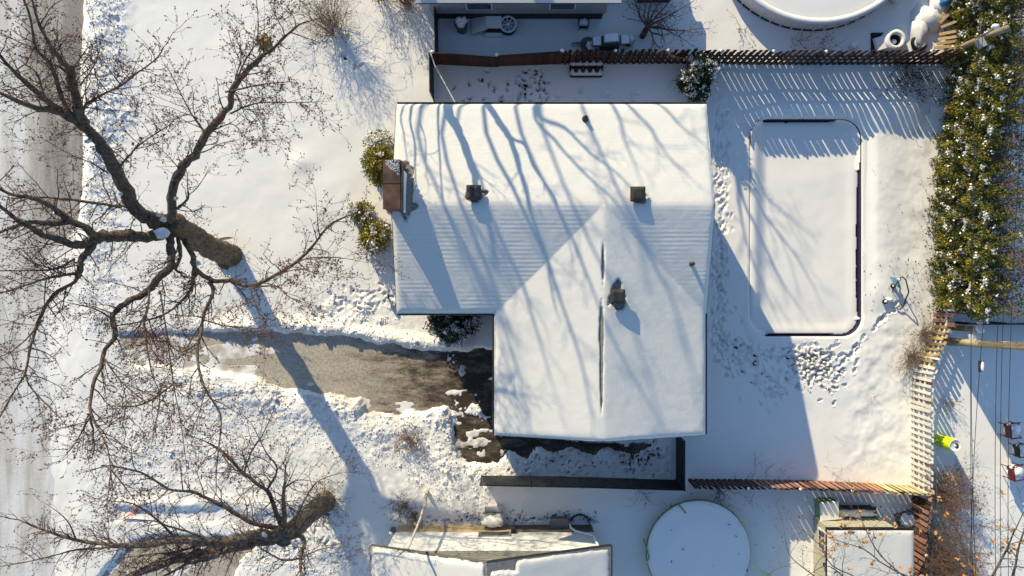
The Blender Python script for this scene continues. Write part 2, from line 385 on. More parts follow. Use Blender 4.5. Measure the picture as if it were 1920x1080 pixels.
south = sst(690, 745, PY) * (1 - sst(250, 200, PX)) * (1 - sst(905, 945, PX))
L = np.maximum(L, 1.0 * south * np.exp(-np.clip(sdm, 0, 9) / 2.2) * sst(240, 420, PX))
L = np.maximum(L, .75 * box_m(800, 935, 770, 935, 25))
L = np.maximum(L, .35 * box_m(200, 520, 760, 940, 40))
L = np.maximum(L, .45 * box_m(920, 1262, 838, 888, 8))
L = np.maximum(L, .5 * box_m(440, 700, 1010, 1080, 20))
L *= core
w1_ = worley(X * 5.2, Y * 5.2, 12); w2_ = worley(X * 2.3 + .3 * fbm(X * 3, Y * 3, 8, 2), Y * 2.3, 15)
gate = sst(-.25, .35, fbm(X / .8, Y / .8, 43, 3))
lum = gate * (.08 * (1 - np.clip(w2_, 0, 1)) + .04 * (1 - np.clip(w1_, 0, 1))) + .10 * fbm(X * .9, Y * .9, 41, 3) + .05 * np.abs(fbm(X * 2.6, Y * 2.6, 44, 4)) + .045 * fbm(X * 5.5, Y * 5.5, 46, 3) + .055 * (.6 - np.clip(worley(X * 7.5, Y * 7.5, 18), 0, 1)) * (.4 + gate)
H += L * (lum * 1.05 - .03)
H += .20 * box_m(172, 225, -400, 330, 25, .5) + .05 * box_m(165, 215, 330, 600, 25)
# bank along the driveway's upper edge
H += .20 * np.exp(-((sdm - .35) / .35) ** 2) * (SD > -5) * sst(330, 450, PX) * (1 - sst(860, 900, PX)) * (PY < 690)
H += .16 * np.exp(-((sdm - .7) / .6) ** 2) * (SD > -5) * (PY > 700) * sst(300, 420, PX) * (1 - sst(900, 960, PX))
# trench cut in front of the lower tree
H -= .10 * np.exp(-((PY + .5 * wob - 966 - .02 * (PX - 300)) / 13) ** 4) * sst(205, 235, PX) * (1 - sst(560, 660, PX)) - .10 * np.exp(-((PY + .5 * wob - 943) / 9) ** 2) * sst(205, 235, PX) * (1 - sst(520, 600, PX))
# wheel ruts on the left of the driveway
H -= .05 * box_m(300, 520, 700, 740, 20) * (np.sin(PY / 4.2 + PX / 60) > .2)
# footprints
def stamp(x, y, a, b, ang, dep):
    r = max(a, b) * 1.9
    i0, i1 = np.searchsorted(gx, [x - r, x + r]); j0, j1 = np.searchsorted(gy, [y - r, y + r])
    xx, yy = X[j0:j1, i0:i1] - x, Y[j0:j1, i0:i1] - y
    u = (xx * math.cos(ang) + yy * math.sin(ang)) / a; w = (-xx * math.sin(ang) + yy * math.cos(ang)) / b
    q = u * u + w * w
    H[j0:j1, i0:i1] += -dep * (1 - sst(.5, 1.15, q)) + dep * .22 * np.exp(-((q - 1.7) / .5) ** 2)
rs = random.Random(5)
def trail(pts, wid, cnt, dep, size=.16, spread=.5):
    pts = [Vector(P(*p)) for p in pts]; ln = [(pts[i + 1] - pts[i]).length for i in range(len(pts) - 1)]; tot = sum(ln)
    for k in range(cnt):
        d = rs.uniform(0, tot); i = 0
        while i < len(ln) - 1 and d > ln[i]: d -= ln[i]; i += 1
        t_ = U(pts[i + 1] - pts[i]); p = pts[i] + t_ * d + Vector((rs.gauss(0, wid), rs.gauss(0, wid), 0))
        s = size * rs.uniform(.8, 1.25)
        stamp(p.x, p.y, s, s * .40, math.atan2(t_.y, t_.x) + rs.gauss(0, spread), dep * rs.uniform(.5, 1.3))
trail([(1347, 205), (1352, 400), (1345, 560), (1350, 650)], .22, 300, .045, .16, .4)
trail([(1340, 610), (1352, 655), (1420, 700), (1470, 745)], .5, 190, .048, .15, .6)
trail([(1350, 650), (1440, 665), (1500, 680)], .45, 120, .055, .14, .9)
trail([(1490, 660), (1555, 715)], .5, 80, .15, .14, 2)
trail([(1500, 715), (1555, 655)], .4, 50, .15, .13, 2)
trail([(1556, 690), (1585, 672), (1620, 628), (1665, 585), (1682, 548)], .13, 32, .09, .17, .3)
trail([(1575, 690), (1605, 650)], .16, 10, .09, .17, .3)
trail([(880, 188), (950, 170), (1000, 140)], .55, 34, .20, .13, 1.6)
trail([(985, 135), (1010, 160), (1005, 188)], .38, 40, .19, .11, 1.2)
trail([(940, 185), (1240, 188)], .2, 30, .07, .17, .5)
trail([(975, 862), (1255, 868)], .42, 95, .20, .075, 2)
trail([(1180, 870), (1230, 845)], .3, 70, .22, .08, 2)
trail([(740, 560), (640, 560), (600, 575)], .3, 60, .07, .16, 2)
trail([(1470, 655), (1540, 655)], .3, 22, .22, .10, 2)
trail([(560, 1010), (720, 1050)], .6, 70, .08, .16, 2)
trail([(640, 80), (700, 150)], .25, 5, .1, .2, 1)
# along foundations the snow melts back in dots
for k in range(130): stamp(*P(rs.uniform(800, 1120), 976 + abs(rs.gauss(0, 9)) * -1)[:2], .05, .05, 0, .2)
# cut back to the pavement
def cut(sd, a, b, lo=-.03):
    s = sd / PPM + .17 * fbm(X / .55, Y / .55, 71, 4) + .05 * fbm(X * 6, Y * 6, 73, 2)
    return sst(a, b, s)
k = cut(SD, -.04, .17); k = np.where(core, k, 1)
# a thin crust of snow survives on parts of the driveway
crust = .035 * sst(.15, .4, fbm(X / 1.3, Y / .5, 81, 4) + .55 * box_m(540, 690, 735, 765, 8) + .8 * box_m(280, 500, 655, 700, 25) - .5 * box_m(520, 920, 640, 730, 20)) - .02
crust += .12 * sst(-.05, .35, fbm(X * 1.7, Y * 1.7, 87, 4)) * box_m(835, 915, 735, 785, 12, .3) + .05 * sst(.1, .5, fbm(X * 2, Y * 2, 88, 4)) * box_m(840, 960, 770, 870, 10, .3)
crust += .09 * sst(.1, .5, fbm(X * 1.5, Y * 1.5, 85, 4)) * box_m(850, 925, 650, 700, 20) * 1.0
H = crust * (1 - k) + H * k
k2 = np.where(core, cut(SD2, -.04, .2), 1); H = (-.03 + .05 * sst(.25, .5, fbm(X * 1.6, Y * 1.6, 91, 3))) * (1 - k2) + H * k2
_lo = sst(380, 520, PY); _e = PX - (163 + 7 * fbm(Y / 1.2, X / 1.2, 95, 4) - 30 * _lo); rd = sst(-14, 10, _e) * (1 - _lo) + sst(-70, 45, _e + 14 * fbm(X, Y / 2, 97, 4)) * _lo
roadn = -.03 + .02 * fbm(X * 2.0, Y * .5, 96, 3)
H = roadn * (1 - rd) + H * rd
# the swimming pool is a recess
def rrect(x0, x1, y0, y1, r, n=9):
    pts = []
    for cx, cy, a0 in ((x1 - r, y1 - r, 0), (x0 + r, y1 - r, 90), (x0 + r, y0 + r, 180), (x1 - r, y0 + r, 270)):
        for i in range(n): a = math.radians(a0 + 90 * i / (n - 1)); pts.append((cx + r * math.cos(a), cy + r * math.sin(a)))
    return pts
px0, px1, py0, py1 = P(1403, 0)[0], P(1613, 0)[0], P(0, 631)[1], P(0, 224)[1]
POOL = rrect(px0, px1, py0, py1, .95)
psd = poly_sd(X, Y, POOL)
H = np.where(psd < .02, -.9, H)
# under the houses nothing stands above the floor
V = np.stack([X, Y, H], -1).reshape(-1, 3); ny, nx = X.shape
idx = np.arange(nx * ny).reshape(ny, nx)
F = np.stack([idx[:-1, :-1], idx[:-1, 1:], idx[1:, 1:], idx[1:, :-1]], -1).reshape(-1, 4)
gme = np_mesh('snow_ground', V, F, M['groundsnow'], True)
dirt = .75 * np.exp(-np.clip(sdm, 0, 9) / .35) * sst(-.2, .5, fbm(X * 1.6, Y * 1.6, 101, 4)) + .55 * (1 - sst(150, 235, PX)) * sst(-.15, .6, fbm(X * 1.2, Y * .6, 103, 4)) * (1 - .6 * sst(380, 520, PY))
dirt += .5 * np.exp(-np.clip(SD2, 0, 900) / PPM / .4) * sst(-.1, .5, fbm(X * 1.6, Y * 1.6, 105, 4)) + .30 * box_m(1485, 1565, 648, 728, 10) * sst(-.1, .4, fbm(X * 2, Y * 2, 107, 4)) + .22 * box_m(230, 700, 600, 900, 40) * sst(.1, .6, fbm(X * 2.5, Y * 2.5, 109, 4)) + .35 * box_m(1690, 1745, 240, 600, 10) * sst(0, .5, fbm(X * 2, Y * 2, 111, 4))
at_ = gme.attributes.new('dirt', 'FLOAT', 'POINT'); at_.data.foreach_set('value', np.clip(np.where(core, dirt, 0), 0, 1).astype(np.float32).ravel())
snow_ground = struct(put('snow_ground', gme))
def gz(x, y):
    i = min(max(np.searchsorted(gx, x), 1), nx - 1); j = min(max(np.searchsorted(gy, y), 1), ny - 1); return float(H[j, i])
def G(px, py, dz=0.0):
    x, y, _ = P(px, py); return (x, y, gz(x, y) + dz)
# loose clods of shovelled snow
cl = MB(); base = [(1, 0, -.6), (-.3, .95, -.6), (-.8, -.6, -.6), (.2, .1, .9), (.6, .7, .4), (-.9, .3, .5), (.3, -.9, .3)]
cand = np.argwhere((L > .3) & core & (H > .06) & (np.abs(X) < 25) & (np.abs(Y) < 14.5))
sel = cand[RNG.choice(len(cand), 9500, replace=False)]
cv = []; cf = []
T_ = [(0, 4, 3), (4, 1, 3), (1, 5, 3), (5, 2, 3), (2, 6, 3), (6, 0, 3), (0, 1, 4), (1, 2, 5), (2, 0, 6)]
for j, i in sel:
    s = (.012 + .042 * rs.random() ** 2.5 * (.4 + .8 * L[j, i])) * (2.4 if rs.random() < .03 else 1); a = rs.uniform(0, 6.28); ca, sa = math.cos(a), math.sin(a); b = len(cv)
    for q in base: cv.append((X[j, i] + s * (q[0] * ca - q[1] * sa) * rs.uniform(.7, 1.3), Y[j, i] + s * (q[0] * sa + q[1] * ca), H[j, i] + s * .3 + s * q[2] * rs.uniform(.7, 1.2)))
    cf += [(b + f[0], b + f[1], b + f[2]) for f in T_]
o = put('snow_clods', np_mesh('snow_clods', cv, cf, M['clod'])); tag(o, 'loose clods of shovelled snow along the driveway and the road', 'snow clods', kind='stuff')
# bits of leaf litter on the snow
cen = []
for k in range(420):
    q = rs.choice([(1470, 1560, 640, 740, 3), (940, 1250, 845, 890, 3), (790, 1115, 970, 981, 2), (1240, 1700, 920, 1060, 1), (1600, 1740, 480, 600, 1)])
    p = G(rs.uniform(q[0], q[1]), rs.uniform(q[2], q[3])); cen.append((p[0], p[1], p[2] + .015))
o = put('leaf_litter', leaves_mesh('leaf_litter', cen, .045, M['bark'], .6, 0)); tag(o, 'dark scraps of leaf and soil scattered on the snow', 'leaf litter', kind='stuff')

# ------------------------------------------------------------------ the pool in the yard
pool = thing('swimming_pool', 'rounded rectangular garden pool sunk in the yard and covered in snow', 'pool', ((px0 + px1) / 2, (py0 + py1) / 2, 0))
n = len(POOL)
def ring(off, z):
    out = []
    for i, (x, y) in enumerate(POOL):
        a, b = POOL[i - 1], POOL[(i + 1) % n]; tx, ty = b[0] - a[0], b[1] - a[1]; l = math.hypot(tx, ty)
        out.append((x + ty / l * off, y - tx / l * off, z))
    return out
def sweep(prof):
    mb = MB(); vs_ = []
    for off, z in prof: vs_ += ring(off, z)
    return mb.add(vs_, [(j * n + i, j * n + (i + 1) % n, (j + 1) * n + (i + 1) % n, (j + 1) * n + i) for j in range(len(prof) - 1) for i in range(n)])
part('liner_wall', sweep([(.02, .12), (-.03, .10), (-.035, -.45)]), M['liner'], pool)
part('coping_snow', sweep([(.6, .05), (.45, .135), (.3, .165), (.15, .178), (.03, .175), (-.014, .16), (-.012, .12)]), M['snow'], pool, True)
part('liner_floor', MB().prism([(x, y) for x, y in POOL], -.46, -.44), M['liner'], pool)
gx2 = np.arange(px0, px1, .045); gy2 = np.arange(py0, py1, .045); A, B = np.meshgrid(gx2, gy2); q = poly_sd(A, B, POOL)
hh = -.17 + .03 * fbm(A / 2, B / 2, 4, 3) + .05 * np.exp(-((q + .25) / .3) ** 2)
hh += .31 * sst(1.0, .12, A - px0) * sst(1, 2.2, B - py0)       # snow drifted in along the house side
gu, gv = 960 + A * PPM, 540 - B * PPM          # melt gap along the liner on three sides
gap_w = np.where((gv > 600), .11 * sst(1432, 1445, gu) * (1 - .6 * sst(1540, 1600, gu)), np.where(gv < 250, .09 * sst(1425, 1440, gu) * (1 - sst(1545, 1575, gu)), np.where(gu > 1590, .105 * sst(288, 400, gv) * (1 - sst(570, 605, gv)), .025 * (gv > 270))))
hh = np.where((q > -gap_w - .02 * fbm(A * 3, B * 3, 8, 2)) & (gap_w > .004), hh - .42, np.where(q > -.3, np.maximum(hh, hh + .2 * np.exp(-(q / .12) ** 2) * (gap_w < .02)), hh))
idv = np.arange(A.size).reshape(A.shape); Fq = np.stack([idv[:-1, :-1], idv[:-1, 1:], idv[1:, 1:], idv[1:, :-1]], -1).reshape(-1, 4)
keep = (q.reshape(-1)[Fq] < .06).all(1)
o = put('pool_snow', np_mesh('pool_snow', np.stack([A, B, hh], -1).reshape(-1, 3), Fq[keep], M['snow'], True), pool)

# ------------------------------------------------------------------ the main house
SL = .275; RZ = 5.9; RY = 3.29; WX = 3.65
mx0, mx1, my0, my1 = -4.76, 8.04, -1.03, 7.62; wx0, wx1, wy0 = -.71, 8.0, -6.08
def roofz(x, y):
    a = RZ - SL * np.abs(y - RY); b = RZ - SL * np.abs(x - WX)
    a = np.where((y < my0 - 1e-6), -9, a); b = np.where((y > RY) | (x < wx0 - 1e-6) | (x > wx1 + 1e-6), -9, b)
    return np.maximum(a, b)
house = thing('suburban_house', 'house with a snow covered T shaped gable roof and brown chimney in the middle', 'house', (1.6, 1, 0))
w = MB(); w.b2(mx0 + .4, mx1 - .4, my0 + .4, my1 - .4, -.3, 4.58); part('wall', w, M['housewall'], house)
w = MB(); w.b2(wx0 + .4, wx1 - .4, wy0 + .35, my0 + .38, -.3, 4.575); part('wall', w, M['housewall'], house)
# gable triangles
w = MB(); ys = (my0 + .4, RY, my1 - .4)
for xx, s in ((mx0 + .4, 1), (mx1 - .4, -1)):
    w = MB().add([(xx, ys[0], 4.5), (xx, ys[2], 4.5), (xx, ys[1], RZ - .15), (xx + .1 * s, ys[0], 4.5), (xx + .1 * s, ys[2], 4.5), (xx + .1 * s, ys[1], RZ - .15)], [(0, 1, 2), (5, 4, 3), (0, 2, 5, 3), (1, 4, 5, 2)]); part('gable_wall', w, M['housewall'], house)
yy = wy0 + .35
w = MB().add([(wx0 + .4, yy, 4.5), (wx1 - .4, yy, 4.5), (WX, yy, RZ - .15), (wx0 + .4, yy + .1, 4.5), (wx1 - .4, yy + .1, 4.5), (WX, yy + .1, RZ - .15)], [(0, 1, 2), (5, 4, 3), (0, 2, 5, 3), (1, 4, 5, 2)])
part('gable_wall', w, M['housewall'], house)
# roof deck: top and underside
ze = RZ - SL * (RY - my0); zw = RZ - SL * (wx1 - WX)
vx = WX - (RY - my0) * 1.0
def deck(dz):
    return [(mx0, my1, RZ - SL * (my1 - RY) + dz), (mx1, my1, RZ - SL * (my1 - RY) + dz), (mx1, RY, RZ + dz), (mx0, RY, RZ + dz), (mx0, my0, ze + dz), (wx0, my0, ze + dz),
            (WX, RY, RZ + dz), (wx0, wy0, zw + dz), (WX, wy0, RZ + dz), (wx1, wy0, zw + dz), (wx1, my0, ze + dz), (mx1, my0, ze + dz)]
r = MB(); fs = [(0, 3, 6, 2, 1), (3, 4, 5, 6), (5, 7, 8, 6), (6, 8, 9, 10), (6, 10, 11, 2)]
r.add(deck(0), fs); r.add(deck(-.12), [f[::-1] for f in fs])
roof = part('roof', r, M['shingle'], house)
def edge(pts, name='fascia_edge', h=.2):
    mb = MB(); mb.tube([Vector(p) + Vector((0, 0, -.07)) for p in pts], .055, 4); return part(name, mb, M['fascia'], roof)
d = deck(0)
for a, b in ((0, 1), (0, 3), (3, 4), (4, 5), (5, 7), (7, 8), (8, 9), (9, 10), (1, 2), (2, 11)):
    edge([d[a], d[b]])
for a, b in ((0, 1), (4, 5), (5, 7), (9, 10)):               # gutters under the eaves
    mb = MB(); q0, q1 = Vector(d[a]), Vector(d[b]); t_ = U(q1 - q0); nrm = Vector((t_.y, -t_.x, 0))
    c0 = Vector(((mx0 + mx1) / 2, RY, 0))
    if (q0 - c0).dot(nrm) < 0: nrm = -nrm
    mb.tube([q0 + nrm * .05 + Vector((0, 0, -.08)), q1 + nrm * .05 + Vector((0, 0, -.08))], .06, 6); part('gutter', mb, M['fascia'], roof)
# snow blanket
st = .04; ax = np.arange(mx0 - .02, mx1 + .021, st); ay = np.arange(wy0 - .02, my1 + .021, st); A, B = np.meshgrid(ax, ay)
OUT = [(mx0, my1), (mx1, my1), (mx1, my0), (wx1, my0 - .02), (wx1, wy0), (wx0, wy0), (wx0, my0), (mx0, my0)]
q = -poly_sd(A, B, OUT)
a_ = RZ - SL * np.sqrt((B - RY) ** 2 + .03); b_ = RZ - SL * np.sqrt((A - WX) ** 2 + .015); b_ = np.where(B > RY + 1, -9, b_)
rz = np.maximum(np.where(B < my0 - .001, -9, a_), np.where((B > RY) | (A < wx0 - .03) | (A > wx1 + .06), -9, b_))
rz = np.where(rz < 0, ze, rz)
th = .105 + .022 * fbm(A / 2.2, B / 2.2, 5, 3) + .006 * fbm(A * 3, B * 3, 6, 3)
mainS = (B < RY) & (a_ > b_); mod = .12 + .88 * sst(-.3, .35, fbm(A / 1.3, B / .5, 21, 4))
ph = np.where(mainS | (B > RY), B, A) + .012 * fbm(A * 1.5, B * 1.5, 22, 2)
th += np.where(mainS, .0046, np.where(B > RY, .0009, .0008)) * mod * np.sin(2 * math.pi * ph / .17)
def bare(cx, cy, rx, ry, jag=.35, lo=.75, hi=1.1):
    global th
    dd = np.sqrt(((A - cx) / rx) ** 2 + ((B - cy) / ry) ** 2) + jag * fbm(A * 4, B * 4, 29, 3)
    th = np.where(True, th - .19 * (1 - sst(lo, hi, dd)), th)
def rp(px, py, z=5.7): return P(px, py, z)[:2]
for (cx, cy, rx, ry) in ((1131, 497, 2.4, 32), (1128, 622, 3.6, 46), (1128, 695, 2.6, 50), (1128, 745, 1.4, 26)):
    x, y = rp(cx, cy, 5.95); bare(x, y, rx * .0213, ry * .0213, .3, .55, 1.5)
bare(*rp(893, 366, 5.8), .36, .30); bare(*rp(907, 362, 5.8), .2, .12); bare(*rp(1199, 372, 5.8), .30, .26); bare(*rp(1157, 565, 5.6), .36, .40); bare(*rp(1156, 542, 5.6), .22, .36)
bare(*rp(762, 360, 5.6), .34, 1.15, .2); bare(*rp(768, 322, 5.6), .22, .25); bare(*rp(770, 388, 5.7), .3, .2)
th = np.minimum(th, .13)
edge_f = 1 - np.exp(-np.clip(q - .03 * np.abs(fbm(A * 2.5, B * 2.5, 55, 3)), 0, 9) / (.07 + .05 * fbm(A, B, 56, 2)))
zz = rz + .004 + np.where(th > 0, th * edge_f, th)
idv = np.arange(A.size).reshape(A.shape); Fq = np.stack([idv[:-1, :-1], idv[:-1, 1:], idv[1:, 1:], idv[1:, :-1]], -1).reshape(-1, 4)
keep = (q.reshape(-1)[Fq] > -.045).all(1)
o = put('snow_blanket', np_mesh('snow_blanket', np.stack([A, B, zz], -1).reshape(-1, 3), Fq[keep], M['roofsnow'], True), roof)
# ridge cap shingles showing through on the wing
cap = MB(); cap.add([(-.13, 0, -.036), (0, 0, 0), (.13, 0, -.036), (-.13, .29, -.030), (0, .29, .006), (.13, .29, -.030)], [(0, 1, 4, 3), (1, 2, 5, 4)]); capme = cap.mesh('ridge_shingle', M['shingle'])
for i in range(26): put('ridge_shingle', capme, roof, (WX, wy0 + .05 + i * .26, RZ + .012))
def vent(px, py, base_z, h=.5):
    x, y, _ = P(px, py, base_z + h); v_ = MB(); v_.b2(x - .2, x + .2, y - .2, y + .2, base_z - .25, base_z + h - .16); ob = part('roof_vent', v_, M['vent'], roof)
    c_ = MB(); z = base_z + h; c_.add([(x - .29, y - .29, z - .17), (x + .29, y - .29, z - .17), (x + .29, y + .29, z - .17), (x - .29, y + .29, z - .17),
        (x - .29, y - .29, z - .07), (x + .29, y - .29, z - .07), (x + .29, y + .29, z - .07), (x - .29, y + .29, z - .07), (x - .17, y - .17, z), (x + .17, y - .17, z), (x + .17, y + .17, z), (x - .17, y + .17, z)],
        [(3, 2, 1, 0), (0, 1, 5, 4), (1, 2, 6, 5), (2, 3, 7, 6), (3, 0, 4, 7), (4, 5, 9, 8), (5, 6, 10, 9), (6, 7, 11, 10), (7, 4, 8, 11), (8, 9, 10, 11)])
    # sub-part kept on the roof part level (thing > part > piece)
    part('vent_hood', c_, M['vent'], roof)
vent(888, 360, 5.78); vent(1197, 363, 5.76); vent(1159, 556, 5.72, .55)
def pipe(px, py, bz, h):
    x, y, _ = P(px, py, bz + h); p_ = MB(); p_.tube([(x, y, bz - .2), (x, y, bz + h)], .075, 12); p_.lathe([(.14, .03), (.09, .14), (.075, .16)], (x, y, bz), 14); part('vent_pipe', p_, M['vent'], roof, True)
pipe(1099, 219, 5.0, .36); pipe(1300, 494, 5.24, .42)
# chimney
zc = 6.72; c0 = P(718, 392, zc); c1 = P(752, 299, zc)
ch = MB(); ch.b2(c0[0] + .05, c1[0] - .05, c0[1] + .05, c1[1] - .05, -.2, zc - .16); chim = part('chimney', ch, M['brick'], house)
bm = MB(); bm.b2(-.105, .105, -.05, .05, -.032, .032); bme = bm.mesh('brick', M['brick'])
for zz_ in np.arange(4.6, zc - .2, .075):                    # brick courses proud of the core on the upper stack
    for side in (0, 1):
        yy_ = c1[1] - .05 if side else c0[1] + .05
        for i in range(3): put('brick', bme, chim, (c0[0] + .16 + i * .225 - (.11 if int(zz_ / .075) % 2 else 0) * (i > 0), yy_, zz_))
cp = MB(); cp.b2(c0[0], c1[0] - .03, c0[1], c1[1], zc - .15, zc); part('chimney_cap', cp, M['copper'], chim)
cp = MB(); cp.b2(c1[0] - .028, c1[0] + .03, c0[1] - .03, c1[1] - .12, zc - .19, zc - .03); part('cap_flange', cp, M['copper'], chim)
cp = MB(); cp.b2(c0[0] + .02, c1[0] - .05, (c0[1] + c1[1]) / 2 + .04, (c0[1] + c1[1]) / 2 + .07, zc + .001, zc + .018); part('cap_seam', cp, M['copper'], chim)
sn = []
for i in range(620):
    u_, v_ = rs.random(), rs.random()
    if v_ > .3 + .75 * (u_ - .05) or rs.random() < .04: continue
    sn.append((c1[0] - .06 - (1 - u_) * .55, c1[1] - .03 - (v_) * .62, zc + .006))
part_o = put('cap_frost', leaves_mesh('cap_frost', sn, .022, M['snow'], .9, 0), chim); part_o['kind'] = 'stuff'
wf = MB(); wf.b2(c1[0] + .0, c1[0] + .05, c0[1] - .05, c1[1] - .35, 5.3, 6.25); part('flashing', wf, M['whitetrim'], chim)
# openings
def window(parent, x, y, z, w_, h_, axis, side):
    fr = MB(); t2 = .05
    if axis == 'x': fr.box((x, y + side * .03, z), (w_, .08, h_)); g_ = MB().box((x, y + side * .055, z), (w_ - .12, .06, h_ - .12))
    else: fr.box((x + side * .03, y, z), (.08, w_, h_)); g_ = MB().box((x + side * .055, y, z), (.06, w_ - .12, h_ - .12))
    f = part('window', fr, M['whitetrim'], parent); part('pane', g_, M['glass'], f); return f
for x in (-2.6, 5.9): window(house, x, my1 - .4, 3.4, 1.4, 1.2, 'x', 1)
window(house, 1.6, my1 - .4, 1.3, 1.6, 1.2, 'x', 1)
for y in (1.0, 5.9): window(house, mx0 + .4, y, 3.3, 1.5, 1.3, 'y', -1)
for y in (5.5, -3.6): window(house, mx1 - .4, y, 3.3, 1.4, 1.2, 'y', 1)
window(house, -3.2, my0 + .4, 3.3, 1.6, 1.3, 'x', -1); window(house, 3.65, wy0 + .35, 3.4, 1.6, 1.2, 'x', -1)
gd = MB()
gd.b2(wx0 + .34, wx0 + .40, -5.0, -2.2, .05, 2.2); gdo = part('garage_door', gd, M['whitetrim'], house)
for i in range(4): part('door_panel', MB().b2(wx0 + .32, wx0 + .338, -4.9, -2.3, .15 + i * .51, .58 + i * .51), M['whitetrim'], gdo)
part('front_door', MB().b2(-1.9, -1.0, my0 + .33, my0 + .395, .2, 2.25), M['red'], house)
# ------------------------------------------------------------------ fences
def board_mesh(mat, w_, h_, t_=.022, dog=.0):
    mb = MB(); a = w_ / 2
    if dog: mb.add([(-a, -t_ / 2, 0), (a, -t_ / 2, 0), (a, -t_ / 2, h_ - dog), (a - dog, -t_ / 2, h_), (-a + dog, -t_ / 2, h_), (-a, -t_ / 2, h_ - dog),
                    (-a, t_ / 2, 0), (a, t_ / 2, 0), (a, t_ / 2, h_ - dog), (a - dog, t_ / 2, h_), (-a + dog, t_ / 2, h_), (-a, t_ / 2, h_ - dog)],
                   [(0, 1, 2, 3, 4, 5), (11, 10, 9, 8, 7, 6)] + [(i, i + 6, (i + 1) % 6 + 6, (i + 1) % 6) for i in range(6)])
    else: mb.b2(-a, a, -t_ / 2, t_ / 2, 0, h_)
    return mb.mesh('board', mat)
class Path:
    def __init__(s, pts):
        s.p = [Vector(p) for p in pts]; s.l = [(s.p[i + 1] - s.p[i]).length for i in range(len(s.p) - 1)]; s.tot = sum(s.l)
    def at(s, d):
        i = 0
        while i < len(s.l) - 1 and d > s.l[i]: d -= s.l[i]; i += 1
        t_ = U(s.p[i + 1] - s.p[i]); return s.p[i] + t_ * d, math.atan2(t_.y, t_.x), t_
def shadowbox(label, pts, h_, matf, period=.30, bw=.16, off=.046, railmat='brownf', posts=2.4, group='wooden board fences', both=True, jit=.02, seed=1, z0=.06):
    pa = Path([P(*p) for p in pts]); rr = random.Random(seed)
    f = thing('wooden_fence', label, 'fence', tuple(pa.p[0]), group); cache = {}
    n_ = int(pa.tot / period)
    for i in range(n_):
        for s_ in ((1, -1) if both else (1,)):
            d_ = i * period + (0 if s_ > 0 else period / 2) + period * .25
            if d_ > pa.tot: continue
            p_, a_, t_ = pa.at(d_); mk = matf(d_ / pa.tot, i, s_, rr)
            if mk is None: continue
            bwid, hh_ = bw, h_
            if isinstance(mk, tuple): mk, bwid, hh_ = mk
            key = (mk, bwid, hh_)
            if key not in cache: cache[key] = board_mesh(M[mk], bwid, hh_, .022, .03)
            nr = Vector((-t_.y, t_.x, 0)) * s_ * off
            put('board', cache[key], f, p_ + nr + Vector((0, 0, z0 + rr.uniform(-jit, jit))), (rr.gauss(0, .012), rr.gauss(0, .012), a_ + rr.gauss(0, .02)))
    for zz_ in (.3, h_ * .45, h_ * .68):
        for i in range(len(pa.p) - 1):
            a, b = pa.p[i], pa.p[i + 1]; c = (a + b) / 2
            put('rail', MB().box((0, 0, 0), ((b - a).length, .06, .085)).mesh('rail', M[railmat]), f, c + Vector((0, 0, zz_)), (0, 0, math.atan2(b.y - a.y, b.x - a.x)))
    pm = MB().b2(-.045, .045, -.045, .045, 0, h_ + .05).mesh('post', M[railmat]); k_ = int(pa.tot / posts)
    cm = MB().lump((0, 0, 0), (.07, .07, .05), 3, 8, 4).mesh('post_snow', M['snow'])
    for i in range(k_ + 1):
        p_, a_, t_ = pa.at(min(pa.tot, i * posts)); po = put('post', pm, f, p_, (0, 0, a_))
        if rr.random() < .6: c_ = put('post_snow', cm, po); c_.location = (0, 0, h_ + .08)
    return f
# brown fence between the two gardens: two solid panels, then boards with slits
def nmat(u, i, s_, rr): return rr.choice(['brownf', 'brownf2', 'brownf2'])
shadowbox('dark brown board fence with slits along the back of the yard', [(1050, 121), (1240, 120), (1500, 122), (1760, 121)], 1.82, nmat, seed=3)
sf = thing('panel_fence', 'solid reddish brown two panel fence behind the neighbour yard', 'fence', P(820, 123))
for (a, b, ha, hb) in (((820, 122), (932, 127), 1.75, 1.5), ((934, 125), (1047, 121), 1.55, 1.85)):
    A_, B_ = Vector(P(*a)), Vector(P(*b)); d_ = U(B_ - A_); nr = Vector((-d_.y, d_.x, 0)) * .02; mb = MB()
    mb.add([A_ - nr, B_ - nr, B_ - nr + Vector((0, 0, hb)), A_ - nr + Vector((0, 0, ha)), A_ + nr, B_ + nr, B_ + nr + Vector((0, 0, hb)), A_ + nr + Vector((0, 0, ha))],
           [(0, 1, 2, 3), (7, 6, 5, 4), (3, 2, 6, 7), (0, 3, 7, 4), (1, 5, 6, 2)]); pn = part('panel', mb, M['brownf'], sf)
    L_ = (B_ - A_).length
    for i in range(int(L_ / .145)):
        c_ = A_ + d_ * (i * .145 + .07); h_ = ha + (hb - ha) * (i * .145) / L_
        put('board', board_mesh(M['brownf'], .137, h_ - .03, .014), pn, c_ - nr * 1.5 + Vector((0, 0, .01)), (0, 0, math.atan2(d_.y, d_.x)))
for px, py, h_ in ((819, 123, 1.9), (933, 126, 1.75), (1048, 121, 1.95)):
    po = put('post', MB().b2(-.05, .05, -.05, .05, 0, h_).mesh('post', M['brownf2']), sf, P(px, py)); c_ = put('post_snow', MB().lump((0, 0, 0), (.08, .08, .06), 3, 8, 4).mesh('post_snow', M['snow']), po); c_.location = (0, 0, h_ + .03)
